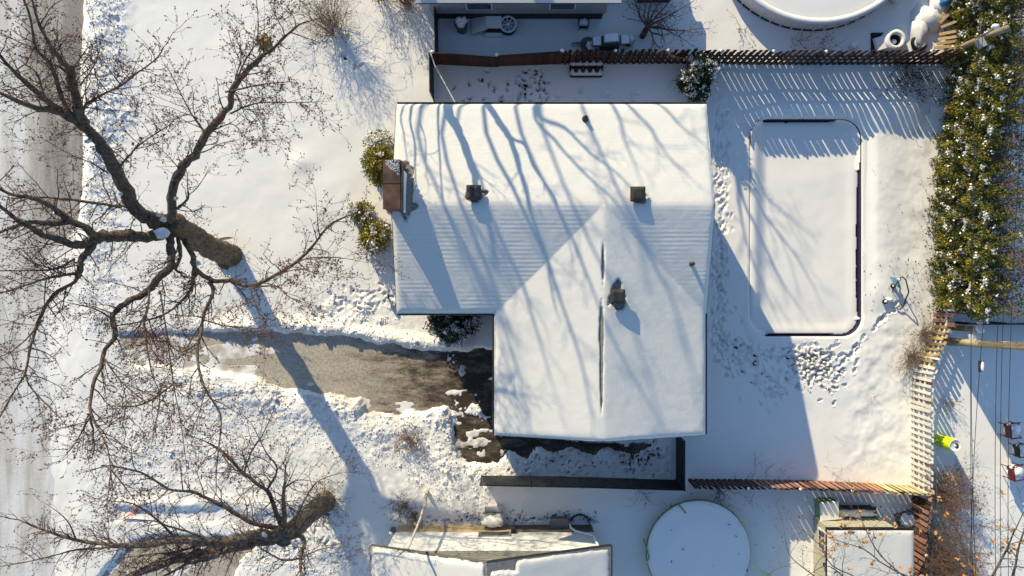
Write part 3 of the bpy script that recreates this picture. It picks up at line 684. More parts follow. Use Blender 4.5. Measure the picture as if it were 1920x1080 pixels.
# white fence at the garden's far side
def wmat(u, i, s_, rr):
    if u < .09: return 'redf' if i % 2 == 0 else ('redf', .16, 1.1)
    if u < .31: return ('olivef', .17, 1.3 + .25 * u) if s_ > 0 else ('olivef', .14, 1.2)
    if i in (12, 15, 25) and s_ > 0: return {12: 'redf', 15: 'tanf', 25: 'tanf'}[i]
    return ('whitef', .165, 1.65) if s_ > 0 else ('whitef', .13, 1.62)
shadowbox('white painted board fence, red and olive at its upper end, right of the yard', [(1749, 580), (1746, 612), (1735, 645), (1721, 668), (1711, 695), (1707, 730), (1707, 918)], 1.62, wmat, period=.292, bw=.17, railmat='whitef', seed=5, off=.06)
def smat(u, i, s_, rr):
    if u < .24: return rr.choice(['brownf', 'brownf2']) if s_ > 0 else 'brownf2'
    if u < .76: return rr.choice(['redf', 'redf', 'brownf', 'redf']) if s_ > 0 else 'brownf'
    if u < .80: return 'orangef'
    return ('creamf', .17, 1.4) if s_ > 0 else 'creamf'
shadowbox('weathered red and cream board fence along the lower garden edge', [(1290, 898), (1400, 899), (1519, 901), (1618, 905), (1712, 911)], 1.42, smat, period=.27, bw=.17, seed=6, off=.05)
def rmat(u, i, s_, rr): return rr.choice(['redf', 'redf', 'brownf'])
shadowbox('rust red board fence behind the dry bush beside the shed', [(1708, 925), (1700, 1000), (1698, 1110)], 1.5, rmat, period=.27, bw=.16, seed=8)
# black mesh privacy fence behind the garage
def black_fence(label, pts, h_, ph=2.45):
    pa = Path([P(*p) for p in pts]); f = thing('black_fence', label, 'fence', tuple(pa.p[0]), 'black privacy fences'); n_ = max(1, round(pa.tot / ph)); st_ = pa.tot / n_
    for i in range(n_):
        p_, a_, t_ = pa.at((i + .5) * st_); mb = MB(); k_ = int(st_ / .05)
        for j in range(k_):                                    # slats woven through the mesh, a hair apart
            xx = -st_ / 2 + (j + .5) * st_ / k_; mb.b2(xx - .0205, xx + .0205, -.006, .006, .05, h_)
        for z_ in np.arange(.1, h_, .16): mb.b2(-st_ / 2, st_ / 2, .0065, .011, z_, z_ + .02)
        o = put('slat_panel', mb.mesh('slat_panel', M['black']), f, p_, (0, 0, a_)); o['kind'] = 'stuff'
        put('top_rail', MB().tube([(-st_ / 2, 0, h_ + .02), (st_ / 2, 0, h_ + .02)], .03, 8).mesh('top_rail', M['dkmetal']), f, p_, (0, 0, a_))
    for i in range(n_ + 1):
        p_, a_, t_ = pa.at(i * st_); put('post', MB().tube([(0, 0, 0), (0, 0, h_ + .06)], .038, 8).mesh('post', M['dkmetal']), f, p_)
black_fence('long black privacy fence below the garage strip', [(904, 889), (1100, 893), (1266, 898)], 1.85)
black_fence('short black privacy fence at right angles beside the garage corner', [(1266, 812), (1266, 896)], 1.8, 2.2)
black_fence('narrow dark fence joining the house to the brown panels', [(815, 192), (814, 126)], 1.9, 2.0)
black_fence('dark fence running up beside the grey neighbouring house', [(823, 118), (822, 40)], 1.7, 2.1)
# low dark fence beyond the hedge
pa = Path([P(1787, 606), P(1990, 607)]); f = thing('dark_board_fence', 'blue black horizontal plank fence running off behind the hedge end', 'fence', tuple(pa.p[0]))
for i in range(5): put('plank', MB().b2(0, pa.tot, -.02, .02, 0, .17).mesh('plank', M['black']), f, pa.p[0] + Vector((0, .0, .15 + i * .19)))
for i in range(4): put('post', MB().b2(-.05, .05, .025, .1, 0, 1.15).mesh('post', M['black']), f, pa.at(i * 1.7)[0])

# ------------------------------------------------------------------ grey neighbouring house at the top
nh = thing('grey_house', 'grey sided neighbouring house cut by the top edge of the picture', 'house', (.3, 15, 0))
nx0, nx1, nyw = P(815, 38)[0], P(1127, 38)[0], P(0, 38)[1]
part('foundation', MB().b2(nx0, nx1, nyw, nyw + 9, -.2, .95), M['found_d'], nh)
wl = part('wall', MB().b2(nx0 - .05, nx1 + .05, nyw - .05, nyw + 9.05, .951, 2.9), M['siding_g'], nh)
for i in range(9): put('siding_board', MB().b2(nx0 - .06, nx1 + .06, -.012, .0, 0, .19).mesh('siding_board', M['siding_g']), wl, (0, nyw - .052, .97 + i * .21), (.03, 0, 0))
rf = MB(); yr = nyw + 4.5; rf.add([(nx0 - .5, nyw - .4, 2.85), (nx1 + .5, nyw - .4, 2.85), (nx1 + .5, yr, 4.1), (nx0 - .5, yr, 4.1), (nx0 - .5, nyw + 9.4, 2.85), (nx1 + .5, nyw + 9.4, 2.85)], [(0, 1, 2, 3), (3, 2, 5, 4), (0, 3, 4), (1, 5, 2)])
ro = part('roof', rf, M['shingle'], nh); rs_ = MB(); rs_.v = [(x, y, z + .12) for x, y, z in rf.v]; rs_.f = list(rf.f); part('snow_blanket', rs_, M['roofsnow'], ro)
window(nh, -1.5, nyw - .05, 2.0, 1.2, .9, 'x', -1); window(nh, 2.3, nyw - .05, 2.0, 1.2, .9, 'x', -1)
# small shed beside it
s2 = thing('tool_shed', 'small snow roofed tool shed behind the bare tree at the top', 'shed', P(1222, 8)); x, y, _ = P(1222, 8)
part('wall', MB().b2(x - .75, x + .75, y, y + 1.6, 0, 1.5), M['found_d'], s2); part('roof_snow', MB().b2(x - .85, x + .85, y - .1, y + 1.75, 1.5, 1.65), M['snow'], s2)
ev = MB(); ev.b2(x - .88, x + .88, y - .13, y + 1.78, 1.42, 1.499); part('roof', ev, M['fascia'], s2)

# ------------------------------------------------------------------ white neighbouring house at the bottom
wh = thing('white_house', 'white walled neighbouring house with snowy gable roof at the bottom edge', 'house', (-.9, -14, 0))
wy = P(0, 982)[1]; bx0, bx1 = -5.45, 3.85; ridge = -1.0; ez, rz_ = 3.95, 5.75; ey = wy + .42
fo = part('foundation', MB().b2(bx0 + .02, .12, wy - 9, wy, -.2, 1.22), M['found'], wh)
part('foundation', MB().b2(.121, bx1 - .02, wy - 9, wy, -.2, 1.219), M['found_b'], wh)  # right stretch of the foundation, the black fence's shadow put into its colour
bm2 = MB().b2(-.145, .145, -.012, 0, -.052, .052).mesh('brick', M['found_b'])  # raised courses in the same brown with the shade painted in
bf = [c for c in wh.children][-1]
for j in range(9):
    for i in range(12): put('brick', bm2, bf, (.32 + i * .305 + (.15 if j % 2 else 0) * (i < 11), wy + .006, .12 + j * .12))
ww = part('wall', MB().b2(bx0, bx1, wy - 9, wy + .03, 1.221, 3.85), M['siding_w'], wh)
gb = MB(); gy0 = wy + .045; gb.add([(bx0, gy0, 3.5), (bx1, gy0, 3.5), (ridge, gy0, rz_ - .1), (bx0, gy0 - .1, 3.5), (bx1, gy0 - .1, 3.5), (ridge, gy0 - .1, rz_ - .1)], [(2, 1, 0), (3, 4, 5), (0, 1, 4, 3), (1, 2, 5, 4), (2, 0, 3, 5)])
gp = part('gable_wall', gb, M['siding_dk'], wh)
for i in range(8):
    z_ = 3.62 + i * .24; k_ = (rz_ - .1 - z_ - .2) / (rz_ - .1 - 3.5); a, b = ridge + (bx0 - ridge) * k_, ridge + (bx1 - ridge) * k_
    if b - a > .3: put('siding_board', MB().b2(a, b, 0, .014, 0, .21).mesh('siding_board', M['siding_dk']), gp, (0, gy0 + .001, z_))
x0, x1 = -6.0, 4.22
rf = MB(); rf.add([(x0, ey, ez), (ridge, ey, rz_), (x1, ey, ez), (x0, ey - 10, ez), (ridge, ey - 10, rz_), (x1, ey - 10, ez)], [(0, 1, 4, 3), (1, 2, 5, 4)])
rf.add([(x0, ey, ez - .15), (ridge, ey, rz_ - .15), (x1, ey, ez - .15), (x0, ey - 10, ez - .15), (ridge, ey - 10, rz_ - .15), (x1, ey - 10, ez - .15)], [(3, 4, 1, 0), (4, 5, 2, 1)])
ro = part('roof', rf, M['shingle'], wh)
for a, b in (((x0, ey, ez), (ridge, ey, rz_)), ((ridge, ey, rz_), (x1, ey, ez)), ((x0, ey, ez), (x0, ey - 10, ez)), ((x1, ey, ez), (x1, ey - 10, ez))):
    mb = MB(); mb.tube([Vector(a) + Vector((0, 0, -.07)), Vector(b) + Vector((0, 0, -.07))], .07, 4); part('fascia_edge', mb, M['fascia'], ro)
ax = np.arange(x0 - .02, x1 + .05, .05); ay = np.arange(ey - 5, ey + .01, .05); A, B = np.meshgrid(ax, ay); sl = (rz_ - ez) / (ridge - x0)
q = np.minimum(np.minimum(A - x0, x1 - A), ey - B); zz = rz_ - sl * np.abs(A - ridge); gap = np.abs(A - ridge - .03) / .16 + .35 * fbm(A * 3, B * 3, 14, 3)
th = (.12 + .03 * fbm(A / 1.5, B / 1.5, 15, 3)) * (1 - np.exp(-np.clip(q - .05 - .04 * fbm(A * 4, B * 4, 16, 2), 0, 9) / .07)) - .16 * (1 - sst(.6, 1.1, gap)) - .13 * (1 - sst(.1, .3, np.maximum(np.abs(A - ridge - .55) - .45, ey - .15 - B - .12 + .1 * fbm(A * 5, B * 5, 2, 2))))
idv = np.arange(A.size).reshape(A.shape); Fq = np.stack([idv[:-1, :-1], idv[:-1, 1:], idv[1:, 1:], idv[1:, :-1]], -1).reshape(-1, 4)
put('snow_blanket', np_mesh('snow_blanket', np.stack([A, B, zz + th], -1).reshape(-1, 3), Fq, M['roofsnow'], True), ro)
# window behind the unit, downspout, window wells
fr = part('window', MB().box((-.8, wy + .06, 1.55), (1.5, .06, .5)), M['siding_dk'], wh); part('pane', MB().box((-.8, wy + .085, 1.55), (1.3, .03, .34)), M['glass'], fr)
mb = MB(); mb.tube([(2.72, wy + .22, .05), (2.75, wy + .2, 1.1), (2.95, wy + .12, 1.35), (3.72, wy + .12, 1.9), (3.78, wy + .12, 3.6)], .055, 8); part('downspout', mb, M['whitetrim'], wh, True)
mb = MB(); mb.b2(1.86, 2.62, wy + .02, wy + .42, 0, .62); ww_ = part('window_well', mb, M['found_b'], wh); part('well_cover', MB().b2(1.82, 2.66, wy + .02, wy + .46, .621, .66), M['siding_dk'], ww_)
mb = MB(); mb.lathe([(.5, 0), (.5, .35), (.46, .36), (.46, 0)], (3.25, wy + .05, 0), 14, 0, math.pi); part('window_well', mb, M['dkmetal'], wh)
# heat pump standing in front of it
hp = thing('heat_pump', 'boxy beige outdoor heat pump with snow on top against the white house', 'heat pump', (-.92, wy + .5, 0)); xa, xb = -1.42, -.42; ya, yb = wy + .22, wy + .68
part('casing', MB().b2(xa, xb, ya, yb, .22, .95), M['siding'], hp)
part('snow_cap', MB().lump(((xa + xb) / 2, (ya + yb) / 2, .97), (.52, .27, .12), 4, 14, 6), M['snow'], hp, True)
mb = MB(); mb.lathe([(.02, .03), (.1, .03), (.28, .01), (.3, 0), (.31, 0)], (0, 0, 0), 20); fg = mb.mesh('fan_grille', M['grey_pl']); put('fan_grille', fg, hp, ((xa + xb) / 2 - .12, yb + .005, .58), (-math.pi / 2, 0, 0))
for x in (xa + .12, xb - .12): part('foot', MB().b2(x - .04, x + .04, ya, yb, 0, .219), M['dkmetal'], hp)
part('side_box', MB().b2(xa + .12, xb - .02, yb + .03, yb + .3, .15, .45), M['siding'], hp)
cb = thing('cable_box', 'small black box fixed to the white house wall below the window', 'box', (.08, wy + .1, 1.3)); part('case', MB().b2(-.05, .2, wy + .046, wy + .18, 1.22, 1.45), M['black'], cb); part('conduit', MB().tube([(.07, wy + .1, .1), (.07, wy + .1, 1.22)], .02, 6), M['dkmetal'], cb)
sp = thing('corner_post', 'short grey post at the left corner of the white house', 'post', P(739, 990)); x, y, _ = P(739, 990); part('shaft', MB().b2(x - .1, x + .1, y - .1, y + .1, 0, .75), M['grey_pl'], sp); part('snow_cap', MB().lump((x, y, .77), (.11, .11, .07), 5), M['snow'], sp, True)

# ------------------------------------------------------------------ shed at the bottom right
sh = thing('garden_shed', 'beige garden shed with snowy flat roof and white framed window', 'shed', P(1640, 1020))
sx0, sx1, sy1 = P(1523, 0)[0], 17.6, P(0, 967)[1]
wl = part('wall', MB().b2(sx0, sx1, sy1 - 4.6, sy1, 0, 2.3), M['beige'], sh)
for i in range(10):
    put('siding_board', MB().b2(-.012, 0, -4.6, 0, 0, .2).mesh('siding_board', M['beige']), wl, (sx0, sy1, .1 + i * .215), (0, -.03, 0))
    put('siding_board', MB().b2(sx0, sx1, 0, .012, 0, .2).mesh('siding_board', M['beige']), wl, (0, sy1, .1 + i * .215), (-.03, 0, 0))
fw = part('window', MB().box((sx0 - .04, sy1 - .75, 1.15), (.06, .95, .75)), M['whitetrim'], sh)
for i in range(3):
    for j in range(2): part('pane', MB().box((sx0 - .075, sy1 - .75 + (i - 1) * .28, 1.15 + (j - .5) * .3), (.02, .24, .26)), M['glass'], fw)
part('lamp', MB().lump((sx0 - .1, sy1 - 1.75, 1.55), (.09, .09, .12), 2, 10, 6), M['black'], sh, True)
zr = 2.42; a = P(1551, 991, zr); b = P(1713, 991, zr)
ro = part('roof', MB().b2(a[0] - .03, b[0], a[1] - 4.6, a[1] + .03, zr - .12, zr), M['fascia'], sh)
ax = np.arange(a[0], b[0], .06); ay = np.arange(a[1] - 4.5, a[1], .06); A, B = np.meshgrid(ax, ay); q = np.minimum(np.minimum(A - a[0], b[0] - A), a[1] - B)
idv = np.arange(A.size).reshape(A.shape); Fq = np.stack([idv[:-1, :-1], idv[:-1, 1:], idv[1:, 1:], idv[1:, :-1]], -1).reshape(-1, 4)
put('roof_snow', np_mesh('roof_snow', np.stack([A, B, zr + .005 + .13 * (1 - np.exp(-q / .08)) + .02 * fbm(A, B, 3, 3)], -1).reshape(-1, 3), Fq, M['roofsnow'], True), ro)
# snow covered things in front of it
cx = thing('storage_chest', 'snow covered storage chest with sloping lid in front of the shed', 'chest', P(1543, 950)); x, y, _ = P(1541, 948)
mb = MB(); mb.box((x, y, .4), (.85, .85, .75), .08); part('body', mb, M['greentube'], cx); mb = MB(); mb.box((x, y, .82), (.9, .9, .1), .08, .1, .05, .93); part('snow_lid', mb, M['snow'], cx)
bn = thing('garden_bench', 'long low bench buried in snow along the shed front', 'bench', P(1592, 952)); x, y, _ = P(1596, 955)
part('seat', MB().box((x, y, .38), (2.0, .5, .07)), M['grey_pl'], bn); part('seat_snow', MB().lump((x, y, .44), (1.02, .27, .16), 9, 16, 6), M['snow'], bn, True)
part('backrest', MB().box((x - .1, y + .28, .55), (1.7, .05, .5)), M['black'], bn)
for s_ in (-.85, .85): part('leg', MB().box((x + s_, y, .17), (.07, .45, .345)), M['grey_pl'], bn)
bk = thing('plastic_tub', 'snow filled grey tub at the shed corner by the dry bush', 'tub', P(1690, 972)); x, y, _ = P(1690, 968)
part('tub', MB().box((x, y, .3), (.8, .6, .6), .3), M['grey_pl'], bk); part('snow_fill', MB().lump((x, y, .6), (.42, .32, .12), 3, 12, 6), M['snow'], bk, True)
# ------------------------------------------------------------------ trampoline
tr = thing('trampoline', 'large round trampoline under smooth snow with green edge pad', 'trampoline', P(1310, 1035)); tx, ty, _ = P(1310, 1036, .85); R_ = 2.44
part('edge_pad', MB().lathe([(R_ - .25, .80), (R_ - .05, .835), (R_ + .03, .80), (R_ + .04, .72), (R_ - .02, .66)], (tx, ty, 0), 64), M['greentube'], tr, True)
pr = [(0, .885)] + [(R_ * k / 10, .885 - .05 * (k / 10) ** 6) for k in range(1, 10)] + [(R_ - .06, .855), (R_ - .01, .83)]
sd2 = MB().lathe(pr, (tx, ty, 0), 64); vv = np.array(sd2.v); dd_ = np.hypot(vv[:, 0] - tx, vv[:, 1] - ty); vv[:, 2] += (.035 * fbm(vv[:, 0] / .8, vv[:, 1] / .8, 121, 3) - .03 * np.exp(-((dd_ - 1.9) / .3) ** 2)) * (dd_ < R_ - .1); sd2.v = [tuple(p) for p in vv]
part('snow_disc', sd2, M['snow'], tr, True)
o = put('fallen_leaf', leaves_mesh('fallen_leaf', [(P(a, b, .9)[0], P(a, b, .9)[1], .91) for a, b in ((1259, 994), (1367, 983), (1380, 1005), (1259, 1053), (1337, 1061), (1401, 1069), (1385, 1039), (1280, 1030))], .07, M['bark'], .5), tr); o['kind'] = 'stuff'
for k_ in range(6):
    a_ = k_ * math.pi / 3; part('leg', MB().tube([(tx + 2.3 * math.cos(a_), ty + 2.3 * math.sin(a_), .7), (tx + 2.35 * math.cos(a_), ty + 2.35 * math.sin(a_), 0)], .03, 6), M['dkmetal'], tr)
def strap(pts, mat='limestrap'):
    pts = [Vector(P(px, py, z)) for px, py, z in pts]; vs_ = []; fs_ = []
    for i, p_ in enumerate(pts):
        t_ = U(pts[min(i + 1, len(pts) - 1)] - pts[max(0, i - 1)]); nr = Vector((-t_.y, t_.x, 0)) * .035; vs_ += [p_ - nr, p_ + nr, p_ - nr + Vector((0, 0, .012)), p_ + nr + Vector((0, 0, .012))]
    for i in range(len(pts) - 1):
        b_ = i * 4; fs_ += [(b_ + 2, b_ + 6, b_ + 7, b_ + 3), (b_, b_ + 1, b_ + 5, b_ + 4), (b_, b_ + 4, b_ + 6, b_ + 2), (b_ + 1, b_ + 3, b_ + 7, b_ + 5)]
    part('strap', MB().add(vs_, fs_), M[mat], tr)
strap([(1388, 975, .86), (1394, 976, .7), (1401, 973, .6), (1402, 977, .45)]); strap([(1413, 1057, .5), (1424, 1069, .3), (1445, 1079, .25)]); strap([(1270, 943, .9), (1286, 962, .9)], 'greentube')
strap([(1207, 1010, .9), (1217, 1045, .92), (1213, 1054, .9)], 'greentube'); strap([(1213, 1052, .93), (1215, 1056, .93)])
# ------------------------------------------------------------------ above ground pool at the top right
ap = thing('round_pool', 'white round above ground pool full of snow at the top edge', 'pool', (14.4, 17.35, 0)); pc = (14.4, 17.4, 0); R_ = 5.0
wl = part('pool_wall', MB().lathe([(R_, 0), (R_, 1.06)], pc, 72), M['plastic_w'], ap, True)
part('rim', MB().lathe([(R_ + .06, .98), (R_ + .07, 1.06), (R_ + .03, 1.12), (R_ - .1, 1.14), (R_ - .22, 1.1), (R_ - .24, 1.0)], pc, 72), M['plastic_w'], ap, True)
part('base_track', MB().lathe([(R_ + .05, 0), (R_ + .05, .22), (R_, .23)], pc, 72), M['dkmetal'], ap, True)
part('snow_surface', MB().lathe([(0, .98), (2, .97), (3.5, 1.0), (4.4, .95), (R_ - .2, .9)], pc, 72), M['snow'], ap, True)
for k_ in range(24):
    a_ = math.radians(-150 + k_ * 5.5 * 1.1); put('upright', MB().b2(-.035, .035, -.03, .03, 0, 1.05).mesh('upright', M['plastic_w']), ap, (pc[0] + (R_ + .02) * math.cos(a_), pc[1] + (R_ + .02) * math.sin(a_), 0), (0, 0, a_))
# ------------------------------------------------------------------ things in the neighbour's yard
def can(px, py, r, h_, mat, label, name='garbage_bin', snow=True, cat='bin'):
    x, y, _ = P(px, py); o = thing(name, label, cat, (x, y, 0)); part('body', MB().lathe([(0, 0), (r * .85, 0), (r, h_), (r * 1.06, h_), (r * 1.06, h_ - .05)], (x, y, 0), 20), M[mat], o, True)
    if snow:
        for k_, (dx, dy) in enumerate(((-.1, .06), (.12, .08), (.0, -.08))): part('snow_heap', MB().lump((x + dx, y + dy, h_ + .06), (r * .62, r * .6, .16), k_, 10, 6), M['snow'], o, True)
    return o
can(867, 57, .30, .95, 'grey_pl', 'grey round bin heaped with snow beside the dark fence')
lb = thing('leaning_board', 'snow dusted sheet of board leaning on boxes by the grey house', 'board', P(897, 55)); x, y, _ = P(899, 52)
part('sheet', MB().box((x, y, .42), (.82, .9, .04), .2, -.35, -.3), M['siding_g'], lb); part('snow_layer', MB().box((x, y, .452), (.78, .86, .03), .2, -.35, -.3), M['snow'], lb)
bx = thing('storage_box', 'long dark box with flat snow top between the board and the wheel', 'box', P(926, 54)); x, y, _ = P(926, 53)
part('body', MB().b2(x - .38, x + .38, y - .35, y + .35, 0, .55), M['black'], bx); part('snow_top', MB().box((x, y + .06, .6), (.78, .58, .1), 0, 0, 0, .94), M['snow'], bx); part('lower_step', MB().b2(x - .4, x + .38, y - .52, y - .351, .0, .36), M['snow'], bx)
wb = thing('wheel_planter', 'round black tub with a spoked wheel on top, dusted with snow', 'tub', P(953, 55)); x, y, _ = P(953, 54)
part('tub', MB().lathe([(0, 0), (.38, 0), (.44, .55), (.40, .55), (.38, .1)], (x, y, 0), 24), M['black'], wb, True); part('rim', MB().lathe([(.36, .56), (.43, .6), (.36, .63), (.31, .6), (.36, .56)], (x, y, 0), 24), M['clod'], wb, True)
for k_ in range(8): a_ = k_ * math.pi / 4 + .2; part('spoke', MB().tube([(x, y, .6), (x + .34 * math.cos(a_), y + .34 * math.sin(a_), .6)], .022, 5), M['clod'], wb)
part('hub', MB().lathe([(0, .66), (.07, .64), (.08, .56)], (x, y, 0), 12), M['clod'], wb, True)
def chair(px, py, rz, mat, label, sc=1.0, name='patio_chair'):
    x, y, _ = P(px, py); o = thing(name, label, 'chair', (x, y, 0)); s = sc; m = Matrix.Rotation(rz, 3, 'Z')
    def W(p): return m @ Vector((p[0] * s, p[1] * s, p[2] * s)) + Vector((x, y, .12))
    part('seat', MB().box(W((0, 0, .4)), (.5 * s, .55 * s, .05 * s), rz), M[mat], o)
    part('seat_snow', MB().lump(W((.02, 0, .45)), (.30 * s, .31 * s, .24 * s), 3, 14, 6), M['snow'], o, True)
    pts = [W((.28, -.31, .62)), W((-.1, -.31, .63)), W((-.23, -.29, .72)), W((-.29, -.2, .83)), W((-.31, 0, .86)), W((-.29, .2, .83)), W((-.23, .29, .72)), W((-.1, .31, .63)), W((.28, .31, .62))]
    part('back_frame', MB().tube(pts, .028 * s, 6), M[mat], o, True)
    for k_ in range(5): part('backrest_slat', MB().box(W((-.30, (k_ - 2) * .105, .70)), (.03 * s, .095 * s, .30 * s), rz, 0, .12), M[mat], o)
    for dx, dy in ((-.22, -.25), (-.22, .25), (.24, -.25), (.24, .25)): part('leg', MB().tube([W((dx, dy, -.12)), W((dx, dy, .62 if dx > 0 else .5))], .02 * s, 6), M[mat], o)
    return o
chair(1092, 52, math.pi / 2, 'black', 'small black chair with snow on its seat under the grey house wall', .8)
chair(1878, 801, .08, 'red', 'dark red rounded patio chair, upper of two at the right edge', 1.15); chair(1884, 878, .15, 'red', 'dark red rounded patio chair, lower of two at the right edge', 1.15)
chair(1895, 838, .1, 'black', 'black patio chair with square snow cushion between two red chairs', 1.0)
rk = thing('snow_rake', 'black four tined rake head resting in the snow near the grill', 'rake', P(1078, 88)); a = Vector(P(1072, 84)) + Vector((0, 0, .25))
mb = MB(); mb.tube([a, a + Vector((.4, .02, 0))], .02, 6); part('head', mb, M['black'], rk)
for k_ in range(5): part('tine', MB().tube([a + Vector((.1 * k_, .005 * k_, 0)), a + Vector((.1 * k_ - .02, -.16, -.03))], .012, 5), M['black'], rk)
fb = thing('fire_bowl', 'round dark bowl holding a snowy disc left of the grill', 'fire bowl', P(1101, 92)); x, y, _ = P(1100, 91)
part('bowl', MB().lathe([(0, .05), (.25, .08), (.36, .5), (.38, .52), (.34, .5), (.1, .3)], (x, y, 0), 24), M['grey_pl'], fb, True); part('snow_disc', MB().lump((x + .14, y - .05, .55), (.24, .24, .09), 5, 14, 6), M['snow'], fb, True); part('knob', MB().lump((x + .16, y - .06, .65), .04, 5), M['dkmetal'], fb, True)
gr = thing('barbecue_grill', 'long gas grill with side shelves under snow behind the brown fence', 'grill', P(1140, 92)); x, y, _ = P(1141, 88)
part('cabinet', MB().box((x - .02, y, .4), (.85, .5, .76), .06), M['black'], gr); part('hood', MB().box((x - .02, y, .93), (.82, .5, .3), .06, 0, 0, .8), M['grey_pl'], gr)
part('hood_snow', MB().box((x - .02, y + .03, 1.12), (.68, .4, .12), .06, 0, 0, .9), M['snow'], gr)
for s_ in (-1, 1): sh_ = part('side_shelf', MB().box((x + s_ * .66, y + s_ * .04, .8), (.44, .46, .05), .06), M['black'], gr); part('shelf_snow', MB().box((x + s_ * .66, y + s_ * .04, .88), (.4, .42, .11), .06, 0, 0, .92), M['snow'], sh_)
can(1177, 82, .22, .55, 'black', 'short black drum with snow cap right of the grill', 'drum', False, 'drum'); x, y, _ = P(1177, 82)
o = C.objects[-1]; part('snow_cap', MB().lump((x, y, .58), (.22, .22, .16), 3, 14, 6), M['snow'], [c for c in C.objects if c.name.startswith('drum')][0], True)
rb = thing('ribbed_rack', 'low black ribbed rack with scalloped snow against the brown fence', 'rack', P(1097, 130)); x, y, _ = P(1098, 129)
part('tray', MB().box((x, y, .2), (1.5, .95, .1)), M['black'], rb); part('frame', MB().tube([(x - .73, y - .45, .3), (x + .73, y - .45, .3), (x + .76, y, .3), (x + .73, y + .45, .3), (x - .73, y + .45, .3), (x - .76, y, .3), (x - .73, y - .45, .3)], .05, 6), M['black'], rb)
for r_ in range(2):
    yb_ = y - .38 + r_ * .46; n_ = 4
    for k_ in range(n_):
        xx = x - .5 + k_ * .33; part('rib', MB().tube([(xx, yb_ + .02, .3), (xx, yb_ + .12, .42), (xx, yb_ + .32, .42), (xx, yb_ + .42, .3)], .07, 6), M['brownf2'], rb, True)
    for k_ in range(n_ + 1): xx = x - .665 + k_ * .33; part('snow_wedge', MB().add([(xx - .15, yb_, .3), (xx + .15, yb_, .3), (xx + .05, yb_ + .3, .3), (xx - .03, yb_ + .3, .3), (xx - .12, yb_ + .02, .46), (xx + .12, yb_ + .02, .46), (xx + .02, yb_ + .24, .42)], [(0, 1, 5, 4), (1, 2, 6, 5), (2, 3, 6), (3, 0, 4, 6), (4, 5, 6)]), M['snow'], rb)
    part('snow_strip', MB().box((x, yb_ - .0, .37), (1.42, .11, .15)), M['snow'], rb)
# pool machinery and clutter at the top right
sp = thing('white_machine_cover', 'white moulded cover with a round dark opening near the round pool', 'cover', P(1660, 88)); x, y, _ = P(1660, 84)
part('shell', MB().lathe([(.62, 0), (.60, .35), (.5, .55), (.38, .62), (.30, .60), (.27, .45)], (x + .2, y + .05, 0), 20), M['plastic_w'], sp, True)
part('shell_tail', MB().box((x - .35, y - .05, .24), (.8, .85, .46), .25, 0, -.2, .7), M['plastic_w'], sp); part('opening', MB().lathe([(.285, .5), (.2, .3), (0, .28)], (x + .2, y + .05, 0), 18), M['black'], sp, True)
part('snow_inside', MB().lump((x + .18, y + .02, .36), (.14, .12, .1), 4), M['snow'], sp, True); part('pallet', MB().b2(x - .8, x + .1, y - .45, y + .5, .16, .24), M['black'], sp)
tp = thing('white_tarp', 'crumpled white tarp heap beside the sunlit planks', 'tarp', P(1725, 55))
part('drape', MB().lump(P(1735, 38)[:2] + (.2,), (.75, .65, .45), 21, 12, 8), M['plastic_w'], tp, True); part('fold', MB().lump(P(1715, 62)[:2] + (.2,), (.5, .85, .4), 33, 12, 8), M['plastic_w'], tp, True); part('corner', MB().lump(P(1752, 15)[:2] + (.3,), (.5, .7, .4), 5, 12, 8), M['plastic_w'], tp, True)
bt = thing('blue_tarp', 'scrap of blue tarp poking out of snow at the top edge', 'tarp', P(1757, 4))
for k_, (a, b) in enumerate(((1752, 2), (1760, 6), (1755, 14))): part('fold', MB().lump(P(a, b)[:2] + (.72,), (.26, .22, .25), k_ + 2, 9, 6), M['tarpblue'], bt, True)
ty_ = thing('striped_float', 'black and white curled pool float lying behind the fence', 'float', P(1716, 88)); x, y, _ = P(1717, 84)
for k_, (r_, mt) in enumerate(((.36, 'black'), (.24, 'plastic_w'), (.13, 'black'))): part('band', MB().lathe([(r_ - .06, .3), (r_, .42), (r_ + .06, .3), (r_, .2), (r_ - .06, .3)], (x, y, 0), 20, 2.2, 5.9), M[mt], ty_, True)
for k_, (a, b, c_, d_) in enumerate(((1748, 52, 1768, 30), (1750, 60, 1776, 50), (1747, 73, 1778, 68), (1745, 82, 1780, 78), (1743, 90, 1782, 86), (1738, 97, 1780, 96), (1752, 43, 1764, 14))):
    A_, B_ = Vector(P(a, b)) + Vector((0, 0, .55)), Vector(P(c_, d_)) + Vector((0, 0, .75)); d2 = B_ - A_
    o = put('plank', MB().box((0, 0, 0), (d2.length, .13, .05)).mesh('plank', M['plank']), None, (A_ + B_) / 2, (0, -.15, math.atan2(d2.y, d2.x)))
    tag(o, ['topmost but one sunlit tan plank fanned out beside the hedge', 'wide sunlit plank fanned beside the hedge, third from top', 'narrow sunlit plank in the middle of the fan by the hedge', 'tan sunlit plank above the widest one in the fan', 'widest yellow plank in the fan by the hedge', 'lowest sunlit plank lying next to the brown fence', 'short topmost plank by the white tarp and hedge'][k_], 'plank', 'loose planks beside the hedge')
jar = can(1594, 91, .18, .4, 'plastic_w', 'small white round pail by the slitted brown fence', 'pail', False, 'pail'); x, y, _ = P(1594, 91); part('snow_cap', MB().lump((x, y, .42), (.17, .17, .1), 3), M['snow'], jar, True)
jr2 = can(1671, 3, .2, .4, 'plastic_w', 'small white pail beside the round pool at the top edge', 'pail', False, 'pail'); x, y, _ = P(1671, 3); part('snow_cap', MB().lump((x, y, .42), (.18, .18, .1), 3), M['snow'], jr2, True)
